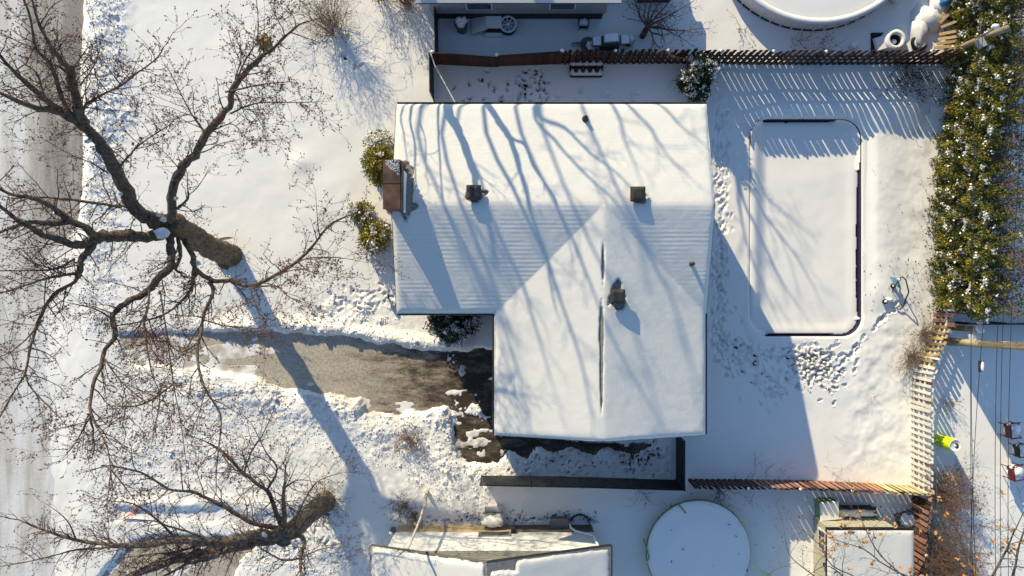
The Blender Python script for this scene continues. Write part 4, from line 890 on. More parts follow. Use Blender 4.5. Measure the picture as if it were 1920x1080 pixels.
# ------------------------------------------------------------------ can shaped cooler behind the white fence
lc = thing('can_cooler', 'lime green can shaped barrel with dark checks and white lid behind the fence', 'cooler', P(1759, 823)); x, y, _ = P(1759, 824); r_ = .30; h_ = 1.3
bd = part('body', MB().lathe([(0, .02), (r_ * .9, .02), (r_, .1), (r_, h_ - .12), (r_ * .93, h_)], (x, y, 0), 32), M['lime'], lc, True)
for row in range(3):
    for k_ in range(16):
        if (k_ + row) % 2 or row == 2 and k_ % 3: part('check', MB().lathe([(r_ + .003, .14 + row * .2), (r_ + .003, .30 + row * .2)], (x, y, 0), 3, k_ * math.pi / 8, (k_ + .75) * math.pi / 8), M['limedk'], bd)
part('lid', MB().lathe([(0, h_ - .02), (r_ * .8, h_ - .03), (r_ * .9, h_ + .02), (r_ * .95, h_)], (x, y, 0), 32), M['plastic_w'], lc, True)
part('opening', MB().lathe([(.05, h_ + .0), (.12, h_ + .0)], (x + .02, y, .001), 14, -1.6, 2.2), M['black'], lc); part('tab', MB().lump((x - .02, y, h_ + .0), (.06, .05, .02), 4), M['snow'], lc, True)
# ------------------------------------------------------------------ pool hoses
hs = thing('pool_hose_rack', 'pool hoses and bent pipe sticking out of snow beside the hedge', 'hose', P(1682, 545))
def ppx(l): return [P(a, b, z) for a, b, z in l]
mb = MB(); mb.tube(ppx([(1687, 521, .7), (1692, 519, .95), (1698, 524, 1.05), (1701, 535, 1.0), (1704, 548, .9), (1698, 562, .6), (1694, 574, .35), (1688, 580, .3), (1681, 579, .25)]), .032, 7); part('bent_pipe', mb, M['dkmetal'], hs, True)
for k_ in range(4): part('hose', MB().tube(ppx([(1668 + k_ * 2, 519 + k_ * 3, .5), (1677 + k_, 521 + k_ * 4, .62), (1684, 528 + k_ * 3, .6), (1688, 540, .4), (1687, 548, .25)]), .035, 7), M['blue'], hs, True)
part('stick', MB().tube(ppx([(1683, 528, .85), (1672, 547, .3)]), .022, 6), M['dkmetal'], hs); part('fitting', MB().lump(P(1686, 524, .7), .08, 3), M['plastic_w'], hs, True)
for a, b in ((1667, 536), (1652, 565)):
    x, y, _ = P(a, b); q_ = part('skimmer', MB().lathe([(.1, .1), (.12, .4), (.08, .42), (.07, .2)], (x, y, 0), 14), M['black'], hs, True); part('snow_cap', MB().lump((x, y, .42), .075, 3), M['snow'], q_, True)
part('valve', MB().lump(P(1661, 562) [:2] + (.3,), (.2, .12, .16), 8), M['plastic_w'], hs, True)
# lamp by the front garden
gl = thing('garden_lamp', 'small brown post lamp in the snow left of the house corner', 'lamp', P(728, 556)); x, y, _ = P(728, 556); part('post', MB().tube([(x, y, 0), (x, y, .42)], .05, 8), M['brownf'], gl); part('lamp_head', MB().box((x, y, .5), (.22, .22, .2), .2, 0, 0, .7), M['brownf'], gl); part('snow_cap', MB().lump((x, y, .62), (.1, .1, .07), 3), M['snow'], gl, True)
rs2 = thing('red_stake', 'bright red curved plastic stake lying in the blue snow trench', 'stake', P(245, 965)); part('shaft', MB().tube([P(233, 971, .25), P(240, 967, .28), (P(247, 964, .32)), P(255, 959, .38)], .03, 6), M['redst'], rs2, True); part('tip', MB().lump(P(256, 959, .4), (.07, .04, .04), 2), M['black'], rs2)
# ------------------------------------------------------------------ poles and wires
def pole(label, base, top, r0, r1, name='utility_pole', mat='pole'):
    o = thing(name, label, 'pole', base); part('shaft', MB().tube([Vector(base) + (Vector(top) - Vector(base)) * k_ / 6 for k_ in range(7)], [r0 + (r1 - r0) * k_ / 6 for k_ in range(7)], 14), M[mat], o, True); return o
b0 = Vector(P(1772, 640)); up = pole('stout pale wooden utility pole beside the olive fence boards', tuple(b0), (b0.x + .25, b0.y + .35, 10.5), .19, .14)
x, y, z = P(1814, 632, 1.9); part('meter_box', MB().box((b0.x + .02, b0.y + .26, 2.1), (.22, .42, .5), .2), M['plastic_w'], up); part('bracket', MB().box((b0.x + .1, b0.y + .17, 1.9), (.1, .22, .1)), M['grey_pl'], up)
for z_ in (6.2, 7.0): part('crossarm', MB().box((b0.x - 1.0, b0.y + .4, z_), (3.2, .11, .13)), M['polegrey'], up)
b1 = Vector(P(1781, 613)); p2 = pole('short weathered post with a rounded snow cap by the hedge end', tuple(b1), (b1.x - .1, b1.y + .0, 2.25), .15, .13, 'wooden_post', 'polegrey'); part('snow_cap', MB().lump((b1.x - .1, b1.y, 2.27), (.17, .17, .14), 3, 12, 6), M['snow'], p2, True); part('band', MB().tube([(b1.x - .09, b1.y, 2.0), (b1.x - .09, b1.y, 2.08)], .15, 12), M['siding'], p2)
b2_ = Vector(P(1768, 103)); t2_ = Vector(P(1888, 53, 4.75)); p3 = pole('grey brown pole with a lamp arm rising out of the hedge', tuple(b2_), tuple(t2_), .16, .13, 'lamp_pole', 'polegrey')
part('lamp_arm', MB().tube([Vector(P(1828, 72, 4.5)), Vector(P(1850, 62, 4.75)), Vector(P(1862, 54, 4.9))], [.035, .04, .05], 8), M['grey_pl'], p3, True); part('lamp_head', MB().lump(P(1866, 50, 4.9), (.16, .12, .1), 3), M['plastic_w'], p3, True); part('junction_box', MB().box(P(1839, 81, 4.3), (.25, .38, .25), .5), M['siding_g'], p3)
def wire(label, a, b, sag, r=.012):
    A_, B_ = Vector(P(*a)), Vector(P(*b)); pts = [A_ + (B_ - A_) * (k_ / 24) + Vector((0, 0, -sag * 4 * (k_ / 24) * (1 - k_ / 24))) for k_ in range(25)]
    o = put('power_line', MB().tube(pts, r, 5).mesh('power_line', M['wire'])); tag(o, label, 'cable', 'overhead cables on the right')
wire('left one of the paired overhead cables over the hedge', (1843, -60, 6.6), (1832, 1150, 6.6), .5)
wire('right one of the paired overhead cables over the hedge', (1851, -60, 6.4), (1826, 1150, 6.4), .5)
wire('overhead cable ending in a small insulator below the pole', (1848, 560, 6.2), (1818, 1150, 6.0), .2)
wire('leftmost of the three thin cables at the right edge', (1912, -40, 7.0), (1868, 1150, 7.0), .5)
wire('middle of the three thin cables at the right edge', (1922, -40, 7.2), (1878, 1150, 7.2), .5)
wire('rightmost of the three thin cables at the right edge', (1940, -40, 7.2), (1892, 1150, 7.2), .5)
ins = thing('cable_insulator', 'small dark insulator with snow on the cable below the pole', 'insulator', P(1839, 687, 6.05)); x, y, z = P(1839, 687, 6.02); part('body', MB().tube([(x, y - .22, z), (x, y + .22, z)], .09, 10), M['dkmetal'], ins); part('snow', MB().lump((x, y, z + .1), (.06, .2, .05), 3), M['snow'], ins, True)
# ------------------------------------------------------------------ bare trees
TR = random.Random(11)
def crom(pts, k=4):
    """smooth a polyline of (Vector, radius)"""
    out = []
    for i in range(len(pts) - 1):
        p0, p1, p2, p3 = pts[max(i - 1, 0)], pts[i], pts[i + 1], pts[min(i + 2, len(pts) - 1)]
        for j in range(k):
            t = j / k; t2, t3 = t * t, t * t * t
            v = (p1[0] * 2 + (p2[0] - p0[0]) * t + (p0[0] * 2 - p1[0] * 5 + p2[0] * 4 - p3[0]) * t2 + (p1[0] * 3 - p0[0] - p2[0] * 3 + p3[0]) * t3) * .5
            out.append((v, p1[1] + (p2[1] - p1[1]) * t))
    out.append(pts[-1]); return out
def rv(): return Vector((TR.gauss(0, 1), TR.gauss(0, 1), TR.gauss(0, 1)))
class Tree:
    def __init__(s): s.limbs = []; s.seg = []; s.bud = []
    def limb(s, pts, r0, r1, knots=True, n=8):
        """pts: world vectors"""
        L_ = len(pts) - 1; raw = [(Vector(p), r0 + (r1 - r0) * (i / L_)) for i, p in enumerate(pts)]; sm = crom(raw, 4); q = []
        for i, (v, r) in enumerate(sm):
            j = r * .16 if knots and 0 < i < len(sm) - 1 else 0
            q.append((v + rv() * j * (.5 if r > .3 else 1), r * (1 + TR.uniform(-.13, .16) * ((.35 if r > .25 else 1) if knots else 0))))
        s.limbs.append((q, n)); return q
    def pxl(s, pts, r0, r1, n=8):
        """pts: (px, py, z) or z interpolated from first and last"""
        zs = [p[2] if len(p) > 2 else None for p in pts]; last = 0
        for i in range(len(zs)):
            if zs[i] is not None:
                for j in range(last + 1, i): zs[j] = zs[last] + (zs[i] - zs[last]) * (j - last) / (i - last)
                last = i
        return s.limb([P(p[0], p[1], z) for p, z in zip(pts, zs)], r0, r1, True, n)
    def twig(s, p, d, L_, r, lev, budp=.8, up=.06):
        n = max(2, int(L_ / .22)); st_ = L_ / n; d = U(d)
        for i in range(n):
            d = U(d + rv() * .17 + Vector((0, 0, up))); q = p + d * st_; r2 = max(.0045, r * (1 - .75 / n))
            s.seg.append((*p, *q, r, r2)); p = q; r = r2
            if lev > 0 and (i > 0 or n < 4):
                for _ in range(1 if TR.random() < .75 else 2):
                    dd = U(d * .7 + rv() * .62); s.twig(p, dd, L_ * TR.uniform(.22, .5), r * .68, lev - 1, budp, up)
            elif TR.random() < budp: s.bud.append(tuple(p + rv() * .015))
        if TR.random() < budp: s.bud.append(tuple(p)); 
    def dress(s, q, dens, Lr=(.6, 1.7), lev=2, start=.15, budp=.8, up=.05, rmax=.028):
        acc = 0
        for i in range(1, len(q)):
            a, b = q[i - 1], q[i]; acc += (b[0] - a[0]).length * dens
            if i < len(q) * start: acc = 0
            while acc > 1:
                acc -= 1; t = U(b[0] - a[0]); w = rv(); w = U(w - t * w.dot(t)); f = i / len(q)
                s.twig(a[0] + (b[0] - a[0]) * TR.random(), t * TR.uniform(.3, .9) + w, TR.uniform(*Lr) * (1.1 - .35 * f), min(rmax, b[1] * .6), lev, budp, up)
        if q[-1][1] < .06: s.twig(q[-1][0], q[-1][0] - q[-2][0], TR.uniform(*Lr), q[-1][1], lev, budp, up)
    def build(s, name, label, loc, barkm='bark', trunk_n=1, budsize=.026, group=None, budm='bud', twm='twig', cat='tree'):
        root = thing(name, label, cat, loc, group)
        for i, (q, n) in enumerate(s.limbs):
            mb = MB(); mb.tube([v for v, r in q], [r for v, r in q], n); part('trunk' if i < trunk_n else 'limb', mb, M[barkm], root, True)
        if s.seg: o = put('twigs', segs_mesh('twigs', s.seg, M[twm]), root); o['kind'] = 'stuff'
        if s.bud: o = put('buds', spikes_mesh('buds', np.array(s.bud), budsize, M[budm]), root); o['kind'] = 'stuff'
        return root
# ---- the big maple on the front lawn
T = Tree(); g0 = gz(*P(430, 478)[:2])
T.pxl([(431.5, 478.3, -.15), (430, 478, .3), (420, 475.5, .9), (398, 465, 2.0), (368, 446, 3.6), (338, 428, 5.1), (318, 416, 6.0)], .56, .40, 18)
_q = T.limbs[0][0]; _q[0] = (_q[0][0], .95); _q[1] = (_q[1][0], .80); _q[2] = (_q[2][0], .68); _q[3] = (_q[3][0], .61)
l1 = T.pxl([(322, 420, 5.8), (319, 400, 6.4), (322, 362), (337, 320), (363, 290), (397, 240), (430, 200), (437, 167), (467, 130), (490, 107), (510, 93), (533, 70), (560, 47, 11.0)], .20, .03, 10)
subs = [([(437, 170, 8.9), (460, 113), (483, 80), (517, 47, 10.8)], .045), ([(423, 172, 9.0), (455, 166), (490, 158), (547, 153, 10.2)], .05), ([(433, 213, 8.4), (460, 200), (493, 192), (547, 192), (600, 191, 9.6)], .04),
        ([(387, 253, 7.9), (365, 222), (350, 197), (320, 137, 9.5)], .05), ([(390, 250, 7.9), (410, 240), (437, 233), (470, 262, 8.8), (530, 262, 9.0)], .035), ([(337, 318, 7.3), (322, 300), (285, 262, 8.4)], .03), ([(483, 80, 10.0), (484, 40), (480, -10, 11)], .03),
        ([(320, 395, 6.5), (337, 387), (352, 372), (352, 352, 7.2)], .09)]
# upper left leader
l2 = T.pxl([(312, 418, 5.7), (290, 415, 6.0), (262, 400), (240, 362), (213, 313), (187, 267), (153, 233), (117, 207, 8.7)], .31, .17, 10)
subs += [([(120, 209, 8.6), (97, 207), (70, 203), (30, 188), (-20, 165, 10.5)], .17), ([(117, 207, 8.6), (97, 195), (63, 167), (23, 130), (-15, 85, 10.8)], .15),
         ([(157, 236, 8.3), (147, 205), (140, 175), (133, 147), (133, 121, 9.6)], .20), ([(133, 128, 9.5), (118, 118), (97, 90), (73, 43), (55, -20, 11.5)], .11),
         ([(130, 210, 8.5), (115, 180), (103, 140), (88, 112), (67, 90), (57, 33), (36, -20, 11.5)], .10), ([(140, 150, 9.0), (115, 128), (100, 122), (85, 118, 9.8)], .07),
         ([(165, 243, 8.1), (157, 215), (160, 197), (190, 178), (227, 160), (260, 135), (293, 110), (307, 88, 10.0)], .065), ([(227, 310, 7.4), (245, 288), (267, 267), (320, 233, 8.6)], .06), ([(203, 325, 7.2), (170, 305), (133, 290), (67, 253, 8.8)], .035),
         ([(150, 160, 9.0), (172, 130), (183, 105), (180, 70, 10.3)], .03), ([(227, 160, 9.2), (208, 135), (192, 110, 10)], .03), ([(85, 190, 9), (70, 140), (40, 115, 10)], .05)]
# left leader with its big forks
l3 = T.pxl([(312, 432, 5.6), (285, 445, 5.9), (245, 442), (213, 443), (177, 444, 7.2)], .25, .21, 10)
subs += [([(180, 444, 7.2), (165, 432), (123, 407), (97, 387), (67, 373), (17, 363), (-25, 338, 10)], .17), ([(130, 411, 7.7), (110, 418), (80, 417), (40, 420), (-20, 445, 9.8)], .16),
         ([(183, 448, 7.1), (155, 458), (133, 457), (83, 440), (57, 427), (20, 403), (-20, 372, 10)], .20), ([(182, 447, 7.1), (168, 468), (153, 485), (149, 505), (146, 521, 7.9)], .16),
         ([(140, 513, 7.8), (118, 516), (83, 523), (33, 540), (-20, 556, 9.6)], .075), ([(138, 487, 7.6), (100, 505), (50, 507), (-20, 508, 9.5)], .06), ([(283, 408, 6.3), (233, 390), (160, 378), (117, 373), (67, 370), (20, 372, 8.5)], .085),
         ([(152, 515, 7.9), (133, 533), (100, 553), (73, 600), (57, 650), (47, 700), (28, 732), (-5, 790, 10.2)], .085), ([(47, 699, 9.3), (58, 727), (97, 768), (125, 798, 10)], .045), ([(80, 600, 8.6), (50, 635), (20, 660), (-10, 672, 9.6)], .04), ([(47, 697, 9.3), (20, 690), (-10, 692, 9.9)], .035)]
# lower limbs over the driveway
l5 = T.pxl([(322, 430, 5.5), (319, 455, 5.7), (321, 480, 6.0), (318, 502), (293, 527), (280, 543), (255, 558), (233, 570), (212, 592), (214, 612), (216, 632), (197, 655), (188, 690), (178, 710), (169, 754), (171, 780, 9.3)], .165, .045, 9)
subs += [([(171, 778, 9.3), (158, 800), (144, 827), (122, 855, 10)], .05), ([(171, 778, 9.3), (182, 800), (192, 818), (203, 847), (208, 883, 10.2)], .055), ([(208, 880, 10.2), (204, 920), (197, 967, 10.8)], .03), ([(208, 880, 10.2), (228, 905), (247, 930), (267, 953, 10.9)], .035),
         ([(280, 543, 6.9), (277, 575), (270, 610), (274, 640), (285, 700), (300, 735, 8.8)], .06), ([(192, 665, 8.4), (222, 710), (262, 745), (300, 770), (345, 778, 9.6)], .04),
         ([(210, 598, 7.7), (180, 580), (130, 568, 8.7)], .05), ([(335, 445, 5.2), (338, 480, 5.9), (330, 505), (345, 512, 6.6)], .11)]
l6 = T.pxl([(345, 448, 4.9), (362, 480, 5.4), (367, 505), (400, 527), (433, 527), (467, 537), (510, 520), (557, 490), (587, 460), (617, 423), (650, 405, 9.0)], .12, .03, 8)
subs += [([(557, 490, 8.1), (587, 483), (633, 483), (675, 490, 9.0)], .03), ([(467, 538, 7.2), (477, 567), (493, 600), (500, 625, 8.2)], .04), ([(470, 540, 7.2), (517, 537), (543, 557), (590, 573, 8.6)], .035), ([(600, 448, 8.6), (595, 410), (592, 365, 9.4)], .025), ([(510, 520, 7.6), (555, 505), (590, 512), (625, 520, 8.8)], .025),
         ([(364, 500, 5.6), (361, 530), (352, 552), (313, 587), (265, 603), (223, 610, 7.6)], .075), ([(367, 508, 5.7), (362, 530), (360, 548, 6.0)], .11),
         ([(392, 530, 6.2), (400, 548), (383, 587), (377, 623), (370, 660), (380, 720), (413, 777), (410, 837), (405, 884, 9.6)], .085), ([(410, 837, 9.2), (430, 870), (470, 905), (475, 930, 10)], .035), ([(383, 600, 6.8), (430, 612), (480, 615), (510, 610, 7.8)], .035), ([(375, 640, 7.2), (340, 660), (310, 640), (290, 650, 8)], .04),
         ([(300, 545, 6.8), (315, 640, 7.5), (325, 720, 8.4), (340, 800, 9.2), (350, 880, 9.8)], .04), ([(325, 720, 8.4), (275, 755), (235, 762), (210, 760, 9.5)], .045), ([(237, 760, 9.2), (230, 795), (236, 812), (232, 828, 9.8)], .035)]
for q in (l1, l2, l3, l5, l6): T.dress(q, 3.0, (.5, 1.7), 2, .22)
for p_, r_ in subs:
    thick = r_ > .13 and len(p_) <= 5 and p_[-1][2] < 9.7
    r_ *= .88; q = T.pxl(p_, r_, r_ * (.75 if thick else .28), 8 if r_ > .06 else 6)
    T.dress(q, 7.0 if r_ < .07 else 4.2, (.5, 1.75), 2, .08)
# epicormic shoots round the trunk
for k_ in range(60):
    i = TR.randrange(1, len(T.limbs[0][0])); v_, r_ = T.limbs[0][0][i]; a_ = TR.uniform(0, 6.28); d_ = Vector((math.cos(a_), math.sin(a_), .5))
    T.twig(v_ + d_ * r_ * .8, d_, TR.uniform(.25, .8), .01, 1, .6)
maple = T.build('maple_tree', 'big bare maple with reddish buds leaning over the front lawn', P(432, 478), 'bark')
for px, py, z, r_ in ((303, 437, 6.35, .30), (298, 400, 6.3, .17), (233, 392, 7.0, .13), (226, 363, 7.4, .10), (104, 400, 8.15, .10), (160, 450, 7.35, .13), (122, 487, 7.7, .15), (370, 493, 5.5, .16), (165, 265, 8.1, .13), (176, 280, 8.0, .08), (307, 412, 6.5, .15), (330, 372, 6.9, .1), (352, 548, 6.1, .11), (94, 203, 8.9, .08)):
    part('snow_patch', MB().lump(P(px, py, z), (r_, r_ * .7, r_ * .4), int(px), 9, 5), M['snow'], maple, True)
nest = thing('leaf_nest', 'yellowish ball of dry leaves caught in the upper maple twigs', 'nest', P(498, 82, 9.6)); part('leaf_ball', MB().lump(P(498, 82, 9.6), (.24, .28, .2), 4, 10, 7), M['burlap'], nest); o = put('loose_leaves', leaves_mesh('loose_leaves', np.array(P(498, 82, 9.6)) + RNG.normal(size=(260, 3)) * .15, .05, M['burlap']), nest); o['kind'] = 'stuff'
# ---- second tree at the lower edge
T = Tree()
T.pxl([(614, 936, -.15), (611, 939, .3), (601, 948, 1.1), (577, 968, 2.6), (553, 990, 4.2), (532, 1008, 5.6)], .46, .36, 16); _q = T.limbs[0][0]; _q[0] = (_q[0][0], .78); _q[1] = (_q[1][0], .66); _q[2] = (_q[2][0], .56)
b_ = T.pxl([(540, 1002, 5.2), (505, 1004, 5.7), (470, 1006), (420, 1018), (387, 1018), (333, 1014), (243, 1023), (143, 1012), (70, 990, 8.5)], .26, .03, 9); T.dress(b_, 2.2, (.6, 1.7), 2, .15, .25)
b2q = T.pxl([(548, 998, 4.8), (492, 1012, 5.4), (435, 1026), (365, 1042), (295, 1062), (215, 1092, 7.2)], .30, .11, 10); T.dress(b2q, 9, (.5, 1.5), 2, .1, .1, .0, .02)
for p_, r_ in (([(243, 1023, 7.2), (190, 1028), (147, 1030), (67, 1050), (0, 1062, 8.6)], .05), ([(527, 985, 4.6), (510, 940, 5.2), (500, 920), (457, 887), (420, 850), (395, 833, 7.5)], .11), ([(528, 990, 4.9), (480, 983), (440, 962), (400, 940), (360, 922), (317, 917), (267, 887), (210, 873, 7.8)], .10),
               ([(532, 1000, 5.2), (533, 960), (531, 930), (534, 903, 6.6)], .13), ([(545, 998, 4.8), (570, 1013, 5.5), (563, 1047), (567, 1085, 7)], .12), ([(550, 985, 4.4), (575, 930, 5.2), (600, 900), (640, 887, 6.5)], .04), ([(400, 1017, 6.1), (360, 1000), (317, 987), (290, 977), (233, 973, 7.4)], .05),
               ([(440, 1016, 5.9), (400, 1045), (350, 1058), (300, 1085, 7)], .11), ([(470, 1008, 5.8), (430, 1030), (380, 1045), (320, 1040), (250, 1075, 7)], .10), ([(387, 1018, 6.2), (330, 1035), (270, 1040), (240, 1060, 7)], .06), ([(457, 887, 6.2), (470, 850), (495, 810), (510, 775, 7.4)], .04), ([(500, 920, 5.8), (520, 880), (500, 850), (475, 800, 7)], .045),
               ([(533, 915, 6.4), (560, 900), (600, 905, 7)], .035), ([(317, 917, 7), (290, 940), (255, 950, 7.8)], .03), ([(563, 1047, 6.3), (600, 1030), (650, 1025, 7.2)], .04), ([(563, 1047, 6.3), (530, 1050), (500, 1035), (480, 1020, 7)], .05), ([(333, 1014, 6.6), (290, 970), (250, 945), (215, 940, 7.6)], .05), ([(143, 1012, 7.8), (125, 975), (95, 950, 8.4)], .03)):
    q = T.pxl(p_, r_, r_ * .3, 8); T.dress(q, 4.2, (.5, 1.6), 2, .1, .5)
for k_ in range(110):
    i = TR.randrange(1, len(T.limbs[0][0])); v_, r_ = T.limbs[0][0][i]; a_ = TR.uniform(0, 6.28); d_ = Vector((math.cos(a_), math.sin(a_), .4)); T.twig(v_ + d_ * r_ * .8, d_, TR.uniform(.4, 1.1), .012, 1, .4)
q = [(v, r) for v, r in T.limbs[1][0]]; T.dress(q, 15, (.4, 1.2), 2, .05, .1, .03, .02)
low = T.build('knotty_tree', 'thick bare tree with tangled branches at the lower left edge', P(613, 937), 'bark2', 1, .026)
for px, py, z, r_ in ((553, 1018, 5.6, .19), (497, 1003, 6.0, .13), (455, 1010, 6.2, .1), (430, 1022, 6.3, .09)): part('snow_patch', MB().lump(P(px, py, z), (r_, r_ * .8, r_ * .4), px, 9, 5), M['snow'], low, True)
# ---- slender tree against the white house
T = Tree(); q = T.pxl([(800, 918, 0), (799, 930, .8), (797, 945, 1.9), (788, 975, 3.6), (776, 1003, 5.2), (764, 1030, 6.6)], .10, .045, 8)
T.twig(q[-1][0], Vector((-.3, .2, .8)), 1.0, .03, 1, 0); T.build('slender_tree', 'slender pale leaning trunk rising in front of the white house wall', P(800, 918), 'palebark', 1)
# ---- tall trees beyond the top edge: their limbs throw the shadows on the roof
def roof_src(px, py, z):
    if px > 1345: x, y, _ = P(px, py, 0); k_ = z / SUN_T; return (x - SDX * k_, y - SDY * k_, z)
    x, y, _ = P(px, py, 5.4); zr_ = float(roofz(np.array(x), np.array(y))) + .1; x, y, _ = P(px, py, zr_); k_ = (z - zr_) / SUN_T
    return (x - SDX * k_, y - SDY * k_, z)
def shade_tree(name, label, base, fork, limbs, rtr, cat='tree', dens=.9):
    T = Tree(); b = Vector(base); f_ = Vector(fork); T.limb([b + Vector((0, 0, -.1)), b.lerp(f_, .33) + Vector((.1, 0, 0)), b.lerp(f_, .7) + Vector((-.1, .1, 0)), f_], rtr, rtr * .7, True, 12)
    for pts, r0, r1 in limbs:
        r0 *= .82; r1 *= .8; w = [roof_src(*p) for p in pts]; q = T.limb([tuple(f_.lerp(Vector(w[0]), .05))] + w, r0, r1, True, 8); T.dress(q, dens, (.6, 1.5), 1, .35, .5)
    return T.build(name, label, base, 'bark', 1)
shade_tree('tall_maple', 'tall bare maple beyond the top edge whose limbs shade the left roof', (-8.2, 21.5, 0), (-6.4, 17.6, 6.6),
    [([(838, 196, 7.4), (862, 250, 8.0), (886, 315, 8.8), (893, 345, 9.2), (908, 400, 9.8), (925, 460, 10.4)], .26, .06), ([(916, 196, 8.2), (940, 235, 8.7), (958, 262, 9.2), (975, 320, 10), (990, 370, 10.6), (1010, 440, 11.4), (1030, 520, 12)], .20, .05), ([(944, 240, 8.8), (983, 270, 9.2), (1000, 312, 9.8), (1040, 370, 10.6), (1060, 430, 11.2)], .10, .03),
     ([(820, 196, 7.8), (822, 260, 8.4), (828, 340, 9.4), (850, 430, 10.6)], .06, .03), ([(770, 200, 7.8), (778, 270, 8.6), (780, 340, 9.4), (800, 400, 10.4), (812, 440, 11)], .06, .02), ([(786, 200, 8), (797, 260, 8.8), (800, 330, 9.8)], .05, .02), ([(755, 196, 8), (757, 250, 8.6), (765, 310, 9.4)], .05, .02)], .42)
shade_tree('tall_maple', 'tall bare maple further back whose twigs blur the right roof', (-5.5, 26, 0), (-4.2, 23, 8.8),
    [([(1005, 198, 11), (1060, 240, 11.6), (1110, 290, 12.4), (1150, 320, 13), (1200, 370, 14)], .12, .03), ([(1000, 200, 11.5), (1040, 262, 12.2), (1090, 320, 13), (1140, 365, 13.6), (1180, 420, 14.6), (1230, 500, 16)], .10, .03), ([(1150, 198, 13), (1170, 260, 14), (1195, 320, 15)], .1, .03),
     ([(1010, 198, 14), (1090, 420, 16), (1180, 600, 18), (1230, 760, 19)], .1, .04), ([(1090, 198, 14), (1180, 400, 16), (1260, 560, 18), (1300, 700, 19)], .1, .04), ([(790, 198, 12.5), (850, 420, 15), (940, 640, 17.5), (980, 790, 19)], .1, .04), ([(1180, 196, 13), (1220, 240, 13.8), (1250, 290, 14.6), (1290, 330, 15.4)], .1, .03), ([(1240, 196, 13), (1270, 230, 13.8), (1320, 270, 15)], .09, .03), ([(860, 198, 11), (900, 330, 12.2), (955, 480, 13.6), (1000, 600, 15), (1030, 700, 16)], .09, .04), ([(905, 198, 11), (985, 400, 13), (1050, 560, 14.6), (1090, 680, 16), (1110, 780, 17)], .12, .04), ([(965, 198, 11.5), (1060, 420, 14), (1110, 540, 15), (1150, 640, 16), (1230, 780, 17.5)], .1, .03), ([(835, 198, 11), (880, 420, 13), (940, 600, 15), (970, 690, 16), (990, 790, 17)], .09, .04)], .5, dens=2.2)
shade_tree('tall_maple', 'bare maple behind the grey house whose twigs shade the garden pool', (3.4, 20.6, 0), (3.2, 19.9, 6.6),
    [([(1400, 395, 7.6), (1430, 450, 8.4), (1465, 520, 9.2), (1500, 570, 10)], .10, .02), ([(1405, 360, 7.6), (1445, 410, 8.4), (1490, 470, 9.2), (1530, 540, 10)], .09, .02), ([(1395, 420, 8), (1415, 500, 9), (1450, 580, 10)], .09, .02), ([(1410, 330, 7.6), (1460, 380, 8.6), (1510, 420, 9.6)], .07, .02)], .3, dens=3.5)
# tree whose twigs overhang the lower right corner, still holding orange leaves
T = Tree(); T.limb([(23.6, -17.5, -.1), (23.5, -17.3, 2), (23.2, -16.9, 3.6)], .2, .14, True, 10); f_ = (23.2, -16.9, 3.6); lv = []
for p_, r_ in (([(1898, 1090, 5.2), (1912, 1020, 5.6), (1935, 960, 6)], .06), ([(1860, 1082, 5), (1885, 1035, 5.4), (1905, 990, 5.8), (1925, 950, 6.2)], .05), ([(1850, 1100, 5), (1800, 1060), (1775, 1000), (1760, 960), (1755, 900, 6)], .035), ([(1760, 1100, 5), (1700, 1080, 5.2), (1660, 1060), (1620, 1030), (1590, 1020), (1560, 1010, 6)], .04), ([(1700, 1085, 5.1), (1650, 1040, 5.5), (1620, 985), (1605, 935, 6.2)], .03),
               ([(1640, 1110, 5), (1600, 1080), (1560, 1060), (1535, 1020), (1500, 990, 6)], .035), ([(1560, 1110, 5), (1520, 1075), (1480, 1040), (1470, 990, 6)], .03), ([(1830, 1090, 5), (1810, 1040), (1790, 985), (1740, 950, 6)], .03), ([(1600, 1100, 5), (1555, 1062), (1520, 1075), (1500, 1090, 5.6)], .03)):
    pts = [p_[0]] ; q = T.pxl(p_, r_, r_ * .25, 6)
    T.limb([f_, tuple(Vector(f_).lerp(q[0][0], .5)), tuple(q[0][0])], r_ * 1.2, r_, True, 6); n0 = len(T.bud); T.dress(q, 2.2, (.5, 1.5), 2, .02, .02)
    for v_, r2 in q:
        if TR.random() < .22: lv.append(tuple(v_ + rv() * .25))
oak = T.build('young_oak', 'young tree with scattered orange leaves over the bottom right corner', (23.6, -17.5, 0), 'bark2', 1)
lc_ = []
for k_ in range(95):
    s_ = T.seg[TR.randrange(len(T.seg))]; a_, b_ = 960 + s_[3] * PPM / (1 - s_[5] / 33), 540 - s_[4] * PPM / (1 - s_[5] / 33)
    if a_ < 1530 and TR.random() < .8: continue
    lc_.append(s_[3:6])
for c_ in lv + lc_:
    for _ in range(TR.randrange(2, 5)): pass
lvs = [tuple(Vector(c_) + rv() * .05) for c_ in lv + lc_ for _ in range(4)]
o = put('dry_leaves', leaves_mesh('dry_leaves', lvs, .085, M['dryleaf'], .6, 0), oak); o['kind'] = 'stuff'
